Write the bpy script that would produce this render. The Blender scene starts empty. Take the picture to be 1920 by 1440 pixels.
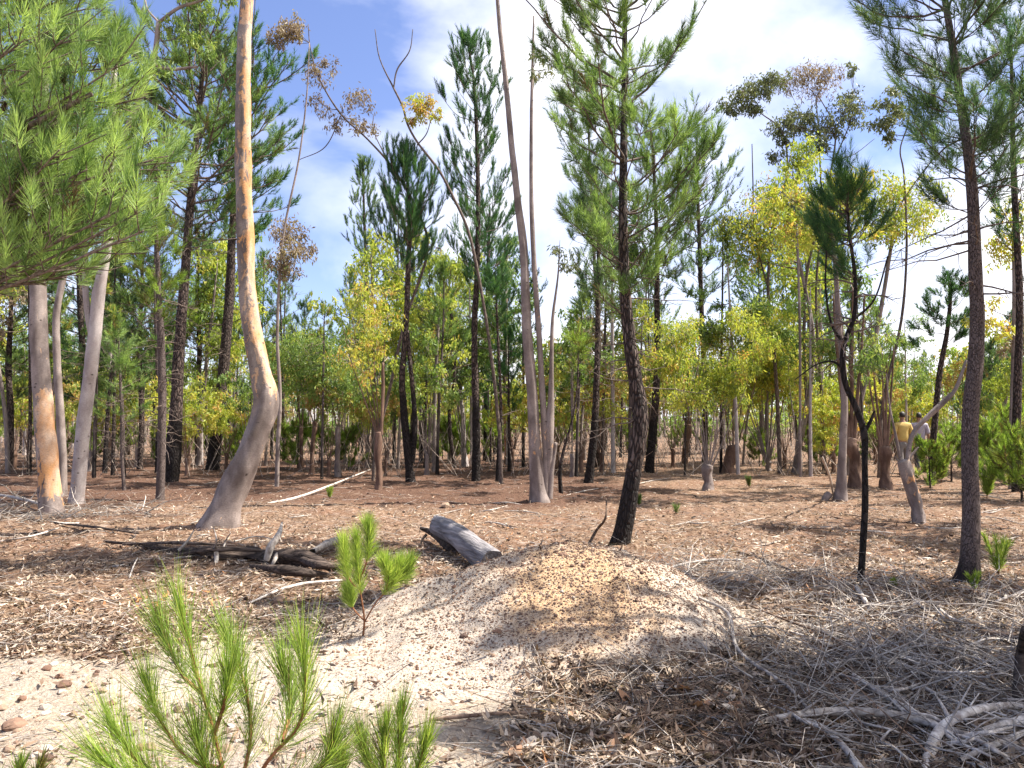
import bpy, math, random
import numpy as np
from mathutils import Vector, Matrix

# ------------------------------------------------------------------ camera, sky, sun, exposure
scene = bpy.context.scene
random.seed(11)
R = np.random.default_rng(11)
F, HZ, CAMH = 1400.0, 790.0, 1.5          # focal length and horizon line in photo pixels, eye height in metres
PITCH = math.atan((HZ - 720) / F)
cam_data = bpy.data.cameras.new('camera')
cam = bpy.data.objects.new('camera', cam_data)
scene.collection.objects.link(cam)
cam.location = (0, 0, CAMH)
cam.rotation_euler = (math.radians(90) + PITCH, 0, 0)
cam_data.sensor_width = 36.0
cam_data.lens = F / 1920 * 36
cam_data.clip_start = 0.05
cam_data.clip_end = 1500
scene.camera = cam

SUN_AZ, SUN_EL = math.radians(82), math.radians(56)     # azimuth clockwise from the view direction
sun_dir = Vector((math.sin(SUN_AZ) * math.cos(SUN_EL), math.cos(SUN_AZ) * math.cos(SUN_EL), math.sin(SUN_EL)))
sd = bpy.data.lights.new('sun', 'SUN')
sd.energy = 5.0
sd.angle = math.radians(0.5)
sd.color = (1.0, 0.93, 0.82)
sun = bpy.data.objects.new('sun', sd)
scene.collection.objects.link(sun)
sun.rotation_euler = sun_dir.to_track_quat('Z', 'Y').to_euler()

scene.view_settings.view_transform = 'Standard'
scene.view_settings.look = 'None'
scene.view_settings.gamma = 1.0
scene.view_settings.use_curve_mapping = False
scene.view_settings.exposure = 1.42

world = bpy.data.worlds.new('World')
scene.world = world
world.use_nodes = True
wn, wl = world.node_tree.nodes, world.node_tree.links
wn.clear()
w_out = wn.new('ShaderNodeOutputWorld')
w_bg = wn.new('ShaderNodeBackground')
w_bg.inputs['Strength'].default_value = 0.056
w_sky = wn.new('ShaderNodeTexSky')
w_sky.sky_type = 'NISHITA'
w_sky.sun_disc = False
w_sky.sun_elevation = SUN_EL
w_sky.sun_rotation = SUN_AZ
w_sky.air_density = 1.0
w_sky.dust_density = 0.6
w_sky.ozone_density = 2.5
w_tc = wn.new('ShaderNodeTexCoord')
w_map = wn.new('ShaderNodeMapping')
w_map.inputs['Scale'].default_value = (1.0, 1.0, 1.7)
w_map.inputs['Location'].default_value = (0.35, 0.1, 0.25)
w_n = wn.new('ShaderNodeTexNoise')
w_n.inputs['Scale'].default_value = 1.9
w_n.inputs['Detail'].default_value = 7
w_n.inputs['Roughness'].default_value = 0.52
w_n.inputs['Distortion'].default_value = 0.25
w_sep = wn.new('ShaderNodeSeparateXYZ')
w_m1 = wn.new('ShaderNodeMath'); w_m1.operation = 'MULTIPLY_ADD'
w_m1.inputs[1].default_value = 0.30
w_ramp = wn.new('ShaderNodeValToRGB')
w_ramp.color_ramp.elements[0].position = 0.42
w_ramp.color_ramp.elements[0].color = (0, 0, 0, 1)
w_ramp.color_ramp.elements[1].position = 0.62
w_ramp.color_ramp.elements[1].color = (1, 1, 1, 1)
w_mix = wn.new('ShaderNodeMixRGB')
w_mix.inputs[2].default_value = (11.0, 11.0, 11.6, 1)
w_tint = wn.new('ShaderNodeMixRGB'); w_tint.blend_type = 'MULTIPLY'
w_tint.inputs[0].default_value = 1.0
w_tint.inputs[2].default_value = (1.5, 1.38, 1.62, 1)
wl.new(w_tc.outputs['Generated'], w_map.inputs['Vector'])
wl.new(w_map.outputs[0], w_n.inputs['Vector'])
wl.new(w_tc.outputs['Generated'], w_sep.inputs[0])
wl.new(w_sep.outputs['X'], w_m1.inputs[0])
wl.new(w_n.outputs['Fac'], w_m1.inputs[2])
wl.new(w_m1.outputs[0], w_ramp.inputs[0])
wl.new(w_ramp.outputs[0], w_mix.inputs[0])
wl.new(w_sky.outputs[0], w_tint.inputs[1])
wl.new(w_tint.outputs[0], w_mix.inputs[1])
wl.new(w_mix.outputs[0], w_bg.inputs[0])
wl.new(w_bg.outputs[0], w_out.inputs[0])

# ------------------------------------------------------------------ pixel to world
SP, CP = math.sin(PITCH), math.cos(PITCH)
def ray(px, py):
    a, b = (px - 960) / F, (720 - py) / F
    return np.array([a, CP - b * SP, SP + b * CP])
def P(px, py, y):
    r = ray(px, py)
    t = y / r[1]
    return np.array([r[0] * t, y, CAMH + r[2] * t])
def G(px, py, z=0.0):
    r = ray(px, py)
    t = (z - CAMH) / r[2]
    return np.array([r[0] * t, r[1] * t, z])
def D(py):
    return G(960, py)[1]

# ------------------------------------------------------------------ noise and terrain
def hash2(ix, iy, s):
    n = (ix.astype(np.int64) * 374761393 + iy.astype(np.int64) * 668265263 + s * 1274126177) & 0x7fffffff
    n = ((n ^ (n >> 13)) * 1274126177) & 0x7fffffff
    return ((n ^ (n >> 16)) & 0xffff) / 65535.0
def vnoise(x, y, s=0):
    x, y = np.asarray(x, float), np.asarray(y, float)
    ix, iy = np.floor(x), np.floor(y)
    fx, fy = x - ix, y - iy
    fx, fy = fx * fx * (3 - 2 * fx), fy * fy * (3 - 2 * fy)
    a, b, c, d = hash2(ix, iy, s), hash2(ix + 1, iy, s), hash2(ix, iy + 1, s), hash2(ix + 1, iy + 1, s)
    return (a * (1 - fx) + b * fx) * (1 - fy) + (c * (1 - fx) + d * fx) * fy - 0.5
def fbm(x, y, s=0, o=4):
    v, a = 0, 1.0
    for i in range(o):
        v = v + a * vnoise(x * 2 ** i, y * 2 ** i, s + i); a *= 0.5
    return v
def mound_h(x, y):
    x, y = np.asarray(x, float), np.asarray(y, float)
    dx = (x - 0.52); dy = (y - 5.75)
    sx = np.where(dx < 0, 1.35, 1.02)
    sy = np.where(dy < 0, 1.02, 0.62)
    r2 = (dx / sx) ** 2 + (dy / sy) ** 2 + 0.22 * dx * dy
    h = 0.63 * np.exp(-r2 ** 1.15 * 0.95)
    # long low tail towards the left, where the sand runs out
    h = h + 0.10 * np.exp(-(((x + 1.3) / 1.2) ** 2 + ((y - 4.7) / 0.8) ** 2))
    return h + 0.05 * fbm(x * 1.6, y * 1.6, 40, 3) * np.clip(h * 5, 0, 1) + 0.016 * fbm(x * 9, y * 9, 45, 3) - 0.045
def ground_base(x, y):
    x, y = np.asarray(x, float), np.asarray(y, float)
    z = 0.07 * fbm(x * 0.35, y * 0.35, 3, 3) + 0.04 * fbm(x * 1.7, y * 1.7, 9, 4)
    z = z + 0.05 * fbm(x * 4.5, y * 4.5, 17, 3)
    # shallow scrape on the right of and behind the mound
    z = z - 0.10 * np.exp(-(((x - 2.0) / 0.55) ** 2 + ((y - 4.9) / 0.8) ** 2))
    return z
def sand_mask(x, y):
    n = 0.35 * fbm(x * 1.3, y * 1.3, 60, 4)
    back = 5.25 + 0.25 * np.clip(x + 1, -3, 1) + n
    right = 0.02 + 0.22 * (y - 3.3) + n * 0.6
    a = np.clip((back - y) / 0.35 + 0.5, 0, 1) * np.clip((right - x) / 0.25 + 0.5, 0, 1)
    return a
def red_shade_mask(x, y):  # reddish litter zone, also painted dark in place of tree shade
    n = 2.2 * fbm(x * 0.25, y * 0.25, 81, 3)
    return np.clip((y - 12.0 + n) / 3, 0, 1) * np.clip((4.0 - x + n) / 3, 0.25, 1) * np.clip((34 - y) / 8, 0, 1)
def gz(x, y):
    return np.maximum(ground_base(x, y), ground_base(x, y) + mound_h(x, y))

# ------------------------------------------------------------------ mesh building
def nrm(v):
    return v / np.maximum(np.linalg.norm(v, axis=-1, keepdims=True), 1e-9)
class MB:
    def __init__(s):
        s.v, s.q, s.t, s.tint, s.peel, s.n = [], [], [], [], [], 0
    def add(s, v, quads=None, tris=None, tint=0.5, peel=0.0):
        v = np.asarray(v, float).reshape(-1, 3)
        s.v.append(v)
        s.tint.append(np.broadcast_to(np.asarray(tint, float), (len(v),)))
        s.peel.append(np.broadcast_to(np.asarray(peel, float), (len(v),)))
        if quads is not None and len(quads): s.q.append(np.asarray(quads, np.int64).reshape(-1, 4) + s.n)
        if tris is not None and len(tris): s.t.append(np.asarray(tris, np.int64).reshape(-1, 3) + s.n)
        s.n += len(v)
    def mesh(s, name, mat, origin=(0, 0, 0), smooth=True):
        me = bpy.data.meshes.new(name)
        if not s.v:
            return me
        v = np.concatenate(s.v) - np.asarray(origin, float)
        q = np.concatenate(s.q) if s.q else np.zeros((0, 4), np.int64)
        t = np.concatenate(s.t) if s.t else np.zeros((0, 3), np.int64)
        me.vertices.add(len(v)); me.vertices.foreach_set('co', v.astype(np.float32).ravel())
        nl = q.size + t.size
        me.loops.add(nl)
        me.loops.foreach_set('vertex_index', np.concatenate([q.ravel(), t.ravel()]).astype(np.int32))
        me.polygons.add(len(q) + len(t))
        st = np.concatenate([np.arange(len(q)) * 4, q.size + np.arange(len(t)) * 3]).astype(np.int32)
        me.polygons.foreach_set('loop_start', st)
        me.update(calc_edges=True)
        a = me.attributes.new('tint', 'FLOAT', 'POINT'); a.data.foreach_set('value', np.concatenate(s.tint).astype(np.float32))
        a = me.attributes.new('peel', 'FLOAT', 'POINT'); a.data.foreach_set('value', np.concatenate(s.peel).astype(np.float32))
        me.polygons.foreach_set('use_smooth', np.full(len(q) + len(t), smooth, bool))
        me.materials.append(mat)
        return me
COL = scene.collection
def link(name, me, parent=None, loc=None):
    o = bpy.data.objects.new(name, me)
    COL.objects.link(o)
    if parent is not None: o.parent = parent
    if loc is not None: o.location = loc
    if parent is not None and name in ('branches', 'twigs', 'crown', 'needles'): o['kind'] = 'stuff'
    return o
def tag(o, label=None, cat=None, group=None, kind=None):
    if label: o['label'] = label
    if cat: o['category'] = cat
    if group: o['group'] = group
    if kind: o['kind'] = kind
    return o
def root(name, loc, label, cat, group=None):
    o = link(name, None, None, tuple(loc))
    return tag(o, label, cat, group)


def catmull(pts, n):
    pts = np.asarray(pts, float)
    p = np.vstack([2 * pts[0] - pts[1], pts, 2 * pts[-1] - pts[-2]])
    m = len(pts) - 1
    out = []
    per = max(1, n // m)
    for i in range(m):
        t = np.linspace(0, 1, per, endpoint=False)[:, None]
        a, b, c, d = p[i], p[i + 1], p[i + 2], p[i + 3]
        out.append(0.5 * ((2 * b) + (-a + c) * t + (2 * a - 5 * b + 4 * c - d) * t ** 2 + (-a + 3 * b - 3 * c + d) * t ** 3))
    out.append(pts[-1][None])
    return np.vstack(out)
def tube(mb, pts, rad, sides=6, tint=0.5, peel=None, lump=0.0, flare=0.0, seed=0, cap=True):
    pts = np.asarray(pts, float); rad = np.broadcast_to(np.asarray(rad, float), (len(pts),))
    n = len(pts)
    tg = nrm(np.gradient(pts, axis=0))
    ref = np.array([1.0, 0.03, 0.0]) if abs(tg[0][0]) < 0.8 else np.array([0.0, 0.0, 1.0])
    u = nrm(np.cross(tg[0], ref)); us = [u]
    for i in range(1, n):
        u = us[-1] - tg[i] * np.dot(us[-1], tg[i]); u = u / max(np.linalg.norm(u), 1e-9); us.append(u)
    U = np.array(us); W = np.cross(tg, U)
    th = np.linspace(0, 2 * math.pi, sides, endpoint=False)
    rr = np.repeat(rad[:, None], sides, 1)
    if lump:
        ln = np.cumsum(np.r_[0, np.linalg.norm(np.diff(pts, axis=0), axis=1)])
        k = np.cos(th)[None] * 1.3, np.sin(th)[None] * 1.3
        rr = rr * (1 + lump * (fbm(ln[:, None] * 2.6 + k[0], k[1] * 1.5 + ln[:, None] * 0.4, seed, 3) * 1.3))
        if flare:
            h = ln[:, None]
            rr = rr * (1 + flare * np.exp(-np.clip(h - 0.2, 0, None) / 0.13) * (0.75 + 0.5 * np.cos(th[None] * 4 + seed)))
    V = pts[:, None] + rr[:, :, None] * (np.cos(th)[None, :, None] * U[:, None] + np.sin(th)[None, :, None] * W[:, None])
    ii = np.arange(n - 1)[:, None] * sides; jj = np.arange(sides)[None]; j2 = (jj + 1) % sides
    q = np.stack([ii + jj, ii + j2, ii + sides + j2, ii + sides + jj], -1).reshape(-1, 4)
    pl = 0.0
    if peel is not None:
        nv = nrm(V - pts[:, None])
        pl = peel(V.reshape(-1, 3), nv.reshape(-1, 3))
    Vf = V.reshape(-1, 3); tr = None
    if cap:
        c = (n - 1) * sides
        Vf = np.vstack([Vf, pts[-1:] + tg[-1:] * rad[-1] * 0.3])
        tr = np.stack([c + jj[0], c + j2[0], np.full(sides, n * sides)], -1)
        if np.ndim(pl): pl = np.r_[pl, pl[-1]]
    mb.add(Vf, q, tr, tint, pl)
def sticks(mb, a, b, ra, rb, tint=0.5, bend=0.08, k=3):
    """many thin three-sided sticks with one bend each"""
    a, b = np.asarray(a, float), np.asarray(b, float)
    n = len(a)
    if n == 0: return
    d = b - a; L = np.linalg.norm(d, axis=1, keepdims=True)
    u = nrm(np.cross(d, R.normal(size=(n, 3)))); w = nrm(np.cross(d, u))
    m = (a + b) / 2 + u * L * R.normal(size=(n, 1)) * bend
    ra = np.broadcast_to(np.asarray(ra, float), (n,))[:, None]; rb = np.broadcast_to(np.asarray(rb, float), (n,))[:, None]
    rings = []
    for c, r in ((a, ra), (m, (ra + rb) / 2), (b, rb)):
        for j in range(k):
            t = 2 * math.pi * j / k
            rings.append(c + r * (math.cos(t) * u + math.sin(t) * w))
    V = np.stack(rings, 1)
    f = []
    for s_ in range(2):
        for j in range(k):
            f.append([s_ * k + j, s_ * k + (j + 1) % k, (s_ + 1) * k + (j + 1) % k, (s_ + 1) * k + j])
    f = np.array(f)[None] + (np.arange(n) * 3 * k)[:, None, None]
    tint = np.repeat(np.broadcast_to(np.asarray(tint, float), (n,)), 3 * k)
    mb.add(V.reshape(-1, 3), f.reshape(-1, 4), None, tint)
def blades(mb, p, d, L, w, tint, curve=0.0):
    n = len(p)
    s = nrm(np.cross(d, R.normal(size=(n, 3)))) * (np.broadcast_to(w, (n,))[:, None] / 2)
    L = np.broadcast_to(L, (n,))[:, None]
    if curve:
        bend = nrm(np.cross(d, s)) * L * curve * R.normal(size=(n, 1)) + np.array([0, 0, 1.0]) * L * curve * 0.6
        m = p + d * L * 0.5 ; tip = p + d * L + bend
        V = np.stack([p - s * 0.7, p + s * 0.7, m - s, m + s, tip], 1).reshape(-1, 3)
        b = np.arange(n)[:, None] * 5
        mb.add(V, np.hstack([b, b + 1, b + 3, b + 2]), np.hstack([b + 2, b + 3, b + 4]), np.repeat(tint, 5))
    else:
        V = np.stack([p - s, p + s, p + d * L], 1).reshape(-1, 3)
        b = np.arange(n)[:, None] * 3
        mb.add(V, None, np.hstack([b, b + 1, b + 2]), np.repeat(tint, 3))
def needles(mb, base, axis, ln, K, nl, nw, a0=0.95, a1=0.25, tint=0.5, curve=0.0):
    base, axis = np.asarray(base, float), nrm(np.asarray(axis, float))
    N = len(base)
    if N == 0: return
    t = R.random((N, K))
    ln = np.broadcast_to(ln, (N,))
    pos = base[:, None] + axis[:, None] * (ln[:, None] * t)[..., None]
    pr = nrm(np.cross(np.repeat(axis[:, None], K, 1), R.normal(size=(N, K, 3))))
    a = (a0 + (a1 - a0) * t + R.normal(size=(N, K)) * 0.13)[..., None]
    d = axis[:, None] * np.cos(a) + pr * np.sin(a)
    L = nl * (0.7 + 0.45 * R.random((N, K)))
    tt = np.broadcast_to(tint, (N,))[:, None] + R.normal(size=(N, K)) * 0.09
    blades(mb, pos.reshape(-1, 3), nrm(d.reshape(-1, 3)), L.ravel(), nw, np.clip(tt.ravel(), 0, 1), curve)
def leaves(mb, p, d, L, w, tint):
    n = len(p)
    s = nrm(np.cross(d, R.normal(size=(n, 3))))
    L = np.broadcast_to(L, (n,))[:, None]; w = np.broadcast_to(w, (n,))[:, None]
    up = np.cross(s, d)
    V = np.stack([p, p + d * L * 0.45 - s * w / 2 + up * L * 0.05, p + d * L - up * L * 0.06, p + d * L * 0.45 + s * w / 2 + up * L * 0.05], 1).reshape(-1, 3)
    b = np.arange(n)[:, None] * 4
    mb.add(V, np.hstack([b, b + 1, b + 2, b + 3]), None, np.repeat(tint, 4))
def rdir(n):
    return nrm(R.normal(size=(n, 3)))

# ------------------------------------------------------------------ materials
def new_mat(name):
    m = bpy.data.materials.new(name); m.use_nodes = True
    nt = m.node_tree; b = nt.nodes['Principled BSDF']
    return m, nt, b
def nd(nt, t, **kw):
    n = nt.nodes.new(t)
    for k, v in kw.items():
        if k in n.inputs: n.inputs[k].default_value = v
        else: setattr(n, k, v)
    return n
def ramp(nt, src, stops):
    r = nt.nodes.new('ShaderNodeValToRGB')
    e = r.color_ramp.elements
    while len(e) < len(stops): e.new(0.5)
    for el, (p_, c) in zip(e, stops):
        el.position = p_; el.color = (*c, 1)
    nt.links.new(src, r.inputs[0])
    return r.outputs[0]
def mixc(nt, f, a, b, mode='MIX'):
    m = nt.nodes.new('ShaderNodeMixRGB'); m.blend_type = mode
    for s_, i in ((f, 0), (a, 1), (b, 2)):
        if isinstance(s_, (int, float)): m.inputs[i].default_value = s_ if i == 0 else (s_, s_, s_, 1)
        elif isinstance(s_, tuple): m.inputs[i].default_value = (*s_, 1)
        else: nt.links.new(s_, m.inputs[i])
    return m.outputs[0]
def math_(nt, op, a, b=0.0, clamp=False):
    m = nt.nodes.new('ShaderNodeMath'); m.operation = op; m.use_clamp = clamp
    for s_, i in ((a, 0), (b, 1)):
        if isinstance(s_, (int, float)): m.inputs[i].default_value = s_
        else: nt.links.new(s_, m.inputs[i])
    return m.outputs[0]
def coords(nt, scale=(1, 1, 1), kind='Object'):
    tc = nt.nodes.new('ShaderNodeTexCoord'); mp = nt.nodes.new('ShaderNodeMapping')
    mp.inputs['Scale'].default_value = scale
    nt.links.new(tc.outputs[kind], mp.inputs[0]); return mp.outputs[0]
def noise(nt, vec, scale, detail=4, rough=0.55, dist=0.0):
    n = nd(nt, 'ShaderNodeTexNoise', Scale=scale, Detail=detail, Roughness=rough, Distortion=dist)
    nt.links.new(vec, n.inputs['Vector']); return n.outputs['Fac']
def bump(nt, bsdf, h, strength, dist):
    b = nd(nt, 'ShaderNodeBump', Strength=strength, Distance=dist)
    nt.links.new(h, b.inputs['Height']); nt.links.new(b.outputs[0], bsdf.inputs['Normal'])
def attr(nt, name):
    a = nt.nodes.new('ShaderNodeAttribute'); a.attribute_name = name; return a.outputs['Fac']

def leaf_mat(name, stops, trans=0.4, rough=0.5, boost=1.3, gain=1.3):
    m, nt, b = new_mat(name)
    c = ramp(nt, attr(nt, 'tint'), [(p_, tuple(min(0.6, x * gain) for x in q_)) for p_, q_ in stops])
    b.inputs['Roughness'].default_value = rough
    b.inputs['Specular IOR Level'].default_value = 0.35
    nt.links.new(c, b.inputs['Base Color'])
    tr = nt.nodes.new('ShaderNodeBsdfTranslucent')
    c2 = mixc(nt, 1.0, c, (boost, boost, boost * 0.6), 'MULTIPLY')
    nt.links.new(c2, tr.inputs['Color'])
    mx = nt.nodes.new('ShaderNodeMixShader'); mx.inputs[0].default_value = trans
    nt.links.new(b.outputs[0], mx.inputs[1]); nt.links.new(tr.outputs[0], mx.inputs[2])
    nt.links.new(mx.outputs[0], nt.nodes['Material Output'].inputs['Surface'])
    return m
M = {}
M['pine_dark'] = leaf_mat('pine_needles_dark', [(0, (0.018, 0.05, 0.022)), (0.5, (0.045, 0.115, 0.04)), (1, (0.12, 0.22, 0.06))], 0.35)
M['pine_blue'] = leaf_mat('pine_needles_bluish', [(0, (0.022, 0.045, 0.025)), (0.5, (0.075, 0.135, 0.06)), (1, (0.20, 0.28, 0.10))], 0.35)
M['pine_near'] = leaf_mat('pine_needles_yellow_green', [(0, (0.10, 0.06, 0.03)), (0.1, (0.028, 0.055, 0.018)), (0.5, (0.10, 0.175, 0.05)), (1, (0.27, 0.37, 0.12))], 0.4)
M['pine_bright'] = leaf_mat('pine_needles_bright', [(0, (0.11, 0.085, 0.03)), (0.18, (0.06, 0.10, 0.02)), (0.5, (0.18, 0.28, 0.045)), (1, (0.40, 0.48, 0.12))], 0.45)
M['euc_yellow'] = leaf_mat('eucalyptus_leaves_yellow', [(0, (0.07, 0.11, 0.025)), (0.35, (0.22, 0.28, 0.045)), (0.7, (0.38, 0.38, 0.07)), (1, (0.38, 0.22, 0.08))], 0.45)
M['euc_green'] = leaf_mat('eucalyptus_leaves_green', [(0, (0.045, 0.08, 0.025)), (0.5, (0.15, 0.23, 0.055)), (0.85, (0.30, 0.34, 0.08)), (1, (0.32, 0.2, 0.08))], 0.4)
M['euc_grey'] = leaf_mat('eucalyptus_leaves_grey', [(0, (0.06, 0.065, 0.04)), (0.5, (0.12, 0.145, 0.07)), (0.85, (0.21, 0.23, 0.10)), (1, (0.28, 0.18, 0.12))], 0.3)
M['euc_rust'] = leaf_mat('eucalyptus_leaves_rust', [(0, (0.10, 0.075, 0.06)), (0.5, (0.19, 0.14, 0.10)), (0.8, (0.24, 0.21, 0.11)), (1, (0.32, 0.2, 0.13))], 0.35)
M['litter_leaf'] = leaf_mat('dead_leaves', [(0, (0.03, 0.02, 0.014)), (0.32, (0.12, 0.07, 0.045)), (0.6, (0.37, 0.275, 0.195)), (0.88, (0.58, 0.50, 0.42)), (1, (0.42, 0.19, 0.08))], 0.12, 0.6, 1.1, 1.0)

def wood_mat(name, lo, hi, zs=0.15, sc=30, bs=0.6, bd=0.01, st=None, rot=0.0):
    m, nt, b = new_mat(name)
    v = coords(nt, (1, 1, 1)); 
    vv = coords(nt, st or (1, 1, zs))
    if rot:
        mp0 = nt.nodes.new('ShaderNodeMapping'); mp0.inputs['Rotation'].default_value = (0, 0, rot)
        tc0 = nt.nodes.new('ShaderNodeTexCoord'); nt.links.new(tc0.outputs['Object'], mp0.inputs[0])
        mp1 = nt.nodes.new('ShaderNodeMapping'); mp1.inputs['Scale'].default_value = st
        nt.links.new(mp0.outputs[0], mp1.inputs[0]); vv = mp1.outputs[0]
    n1 = noise(nt, vv, sc, 5, 0.6)
    n2 = noise(nt, v, 6, 3)
    c = mixc(nt, ramp(nt, n1, [(0.35, (0, 0, 0)), (0.65, (1, 1, 1))]), lo, hi)
    c = mixc(nt, ramp(nt, n2, [(0.4, (0.15,) * 3), (0.7, (0.0,) * 3)]), c, tuple(x * 0.4 for x in lo))
    t = attr(nt, 'tint')
    c = mixc(nt, 1.0, c, ramp(nt, t, [(0, (0.35,) * 3), (0.5, (1,) * 3), (1, (1.5,) * 3)]), 'MULTIPLY')
    nt.links.new(c, b.inputs['Base Color'])
    b.inputs['Roughness'].default_value = 0.85
    b.inputs['Specular IOR Level'].default_value = 0.2
    bump(nt, b, n1, bs, bd)
    return m
M['stick'] = wood_mat('weathered_wood', (0.20, 0.165, 0.145), (0.52, 0.48, 0.44), 0.5, 25)
M['stick_brown'] = wood_mat('brown_twigs', (0.07, 0.045, 0.032), (0.22, 0.15, 0.11), 0.5, 25)
M['branch'] = wood_mat('branch_bark', (0.06, 0.045, 0.04), (0.2, 0.155, 0.13), 0.5, 25)
M['branch_pale'] = wood_mat('pale_branch_bark', (0.22, 0.17, 0.14), (0.44, 0.37, 0.32), 0.5, 20)
M['log'] = wood_mat('grey_log_wood', (0.10, 0.095, 0.10), (0.31, 0.29, 0.30), 1.0, 26, 1.0, 0.03, (0.08, 1, 1), math.radians(60))
M['log_dark'] = wood_mat('charred_log_wood', (0.02, 0.015, 0.013), (0.14, 0.105, 0.088), 1.0, 30, 1.0, 0.03, (0.12, 1, 1))
M['sap_stem'] = wood_mat('seedling_stem', (0.13, 0.05, 0.025), (0.30, 0.14, 0.07), 1, 60, 0.6, 0.004)

def euc_bark(name, grey=(0.33, 0.275, 0.255), dark=(0.15, 0.118, 0.108), peelc=(0.58, 0.30, 0.13), peel2=(0.60, 0.44, 0.33)):
    m, nt, b = new_mat(name)
    v = coords(nt)
    vz = coords(nt, (1, 1, 0.45))
    n1 = noise(nt, vz, 4.0, 5, 0.6, 0.4)
    n2 = noise(nt, vz, 10.0, 6, 0.62, 1.2)
    n3 = noise(nt, coords(nt, (1, 1, 2.2)), 38, 3)
    base = mixc(nt, ramp(nt, n1, [(0.38, (0, 0, 0)), (0.62, (1, 1, 1))]), dark, grey)
    pc = mixc(nt, ramp(nt, n1, [(0.4, (0, 0, 0)), (0.6, (1, 1, 1))]), peelc, peel2)
    pm = math_(nt, 'ADD', attr(nt, 'peel'), math_(nt, 'MULTIPLY', math_(nt, 'SUBTRACT', n2, 0.5), 2.6))
    pm = ramp(nt, pm, [(0.495, (0, 0, 0)), (0.505, (1, 1, 1))])
    c = mixc(nt, pm, base, pc)
    # dark twig scars
    vo = nd(nt, 'ShaderNodeTexVoronoi', Scale=4.6, Randomness=1.0)
    dn = nd(nt, 'ShaderNodeTexNoise', Scale=22, Detail=3); nt.links.new(v, dn.inputs['Vector'])
    ds = nt.nodes.new('ShaderNodeVectorMath'); ds.operation = 'SCALE'; ds.inputs['Scale'].default_value = 0.07; nt.links.new(dn.outputs['Color'], ds.inputs[0])
    da = nt.nodes.new('ShaderNodeVectorMath'); da.operation = 'ADD'; nt.links.new(coords(nt, (1, 1, 1.5)), da.inputs[0]); nt.links.new(ds.outputs[0], da.inputs[1])
    nt.links.new(da.outputs[0], vo.inputs['Vector'])
    c = mixc(nt, ramp(nt, vo.outputs['Distance'], [(0.06, (0.95,) * 3), (0.13, (0, 0, 0))]), c, (0.05, 0.035, 0.03))
    c = mixc(nt, ramp(nt, n3, [(0.3, (0.35,) * 3), (0.6, (0,) * 3)]), c, tuple(x * 0.5 for x in dark))
    n5 = noise(nt, coords(nt, (1, 1, 0.7)), 2.3, 6, 0.7, 0.6)
    c = mixc(nt, ramp(nt, n5, [(0.5, (0,) * 3), (0.62, (0.6,) * 3)]), c, mixc(nt, 0.5, c, (0.09, 0.07, 0.06)))
    c = mixc(nt, ramp(nt, attr(nt, 'tint'), [(0.0, (1,) * 3), (0.4, (0,) * 3)]), c, (0.02, 0.015, 0.013))
    nt.links.new(c, b.inputs['Base Color'])
    b.inputs['Roughness'].default_value = 0.7
    b.inputs['Specular IOR Level'].default_value = 0.25
    h = math_(nt, 'ADD', math_(nt, 'MULTIPLY', pm, -0.6), math_(nt, 'MULTIPLY', n3, 0.5))
    bump(nt, b, h, 0.6, 0.012)
    return m
M['euc_bark'] = euc_bark('eucalyptus_bark')
M['euc_bark_white'] = euc_bark('eucalyptus_bark_pale', (0.50, 0.45, 0.44), (0.33, 0.28, 0.27))
M['euc_bark_red'] = euc_bark('eucalyptus_bark_rust', (0.24, 0.15, 0.11), (0.09, 0.05, 0.035), (0.5, 0.2, 0.08), (0.45, 0.28, 0.18))
def pine_bark(name, lo, mid, hi, vs=26, ve=0.22):
    m, nt, b = new_mat(name)
    vz = coords(nt, (1, 1, 0.28))
    vo = nd(nt, 'ShaderNodeTexVoronoi', Scale=vs, feature='DISTANCE_TO_EDGE')
    wv = nt.nodes.new('ShaderNodeVectorMath'); wv.operation = 'ADD'
    nn = nd(nt, 'ShaderNodeTexNoise', Scale=9, Detail=3); nt.links.new(vz, nn.inputs['Vector'])
    sc = nt.nodes.new('ShaderNodeVectorMath'); sc.operation = 'SCALE'; sc.inputs['Scale'].default_value = 0.09
    nt.links.new(nn.outputs['Color'], sc.inputs[0]); nt.links.new(vz, wv.inputs[0]); nt.links.new(sc.outputs[0], wv.inputs[1])
    nt.links.new(wv.outputs[0], vo.inputs['Vector'])
    pl = ramp(nt, vo.outputs['Distance'], [(0.02, (0, 0, 0)), (ve, (1, 1, 1))])
    n2 = noise(nt, coords(nt, (1, 1, 0.6)), 14, 5, 0.65)
    c = mixc(nt, pl, lo, mixc(nt, ramp(nt, n2, [(0.35, (0, 0, 0)), (0.7, (1, 1, 1))]), mid, hi))
    ch = math_(nt, 'ADD', attr(nt, 'peel'), math_(nt, 'MULTIPLY', math_(nt, 'SUBTRACT', n2, 0.5), 1.2))
    c = mixc(nt, ramp(nt, ch, [(0.35, (0, 0, 0)), (0.7, (0.85,) * 3)]), c, (0.014, 0.011, 0.011))
    nt.links.new(c, b.inputs['Base Color'])
    b.inputs['Roughness'].default_value = 0.8
    b.inputs['Specular IOR Level'].default_value = 0.25
    bump(nt, b, math_(nt, 'ADD', pl, math_(nt, 'MULTIPLY', n2, 0.5)), 1.0, 0.03)
    return m
M['pine_bark'] = pine_bark('pine_bark', (0.02, 0.014, 0.013), (0.085, 0.06, 0.052), (0.19, 0.14, 0.12))
M['pine_bark_grey'] = pine_bark('pine_bark_grey', (0.09, 0.068, 0.064), (0.135, 0.103, 0.096), (0.20, 0.157, 0.145), 85, 0.10)

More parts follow.
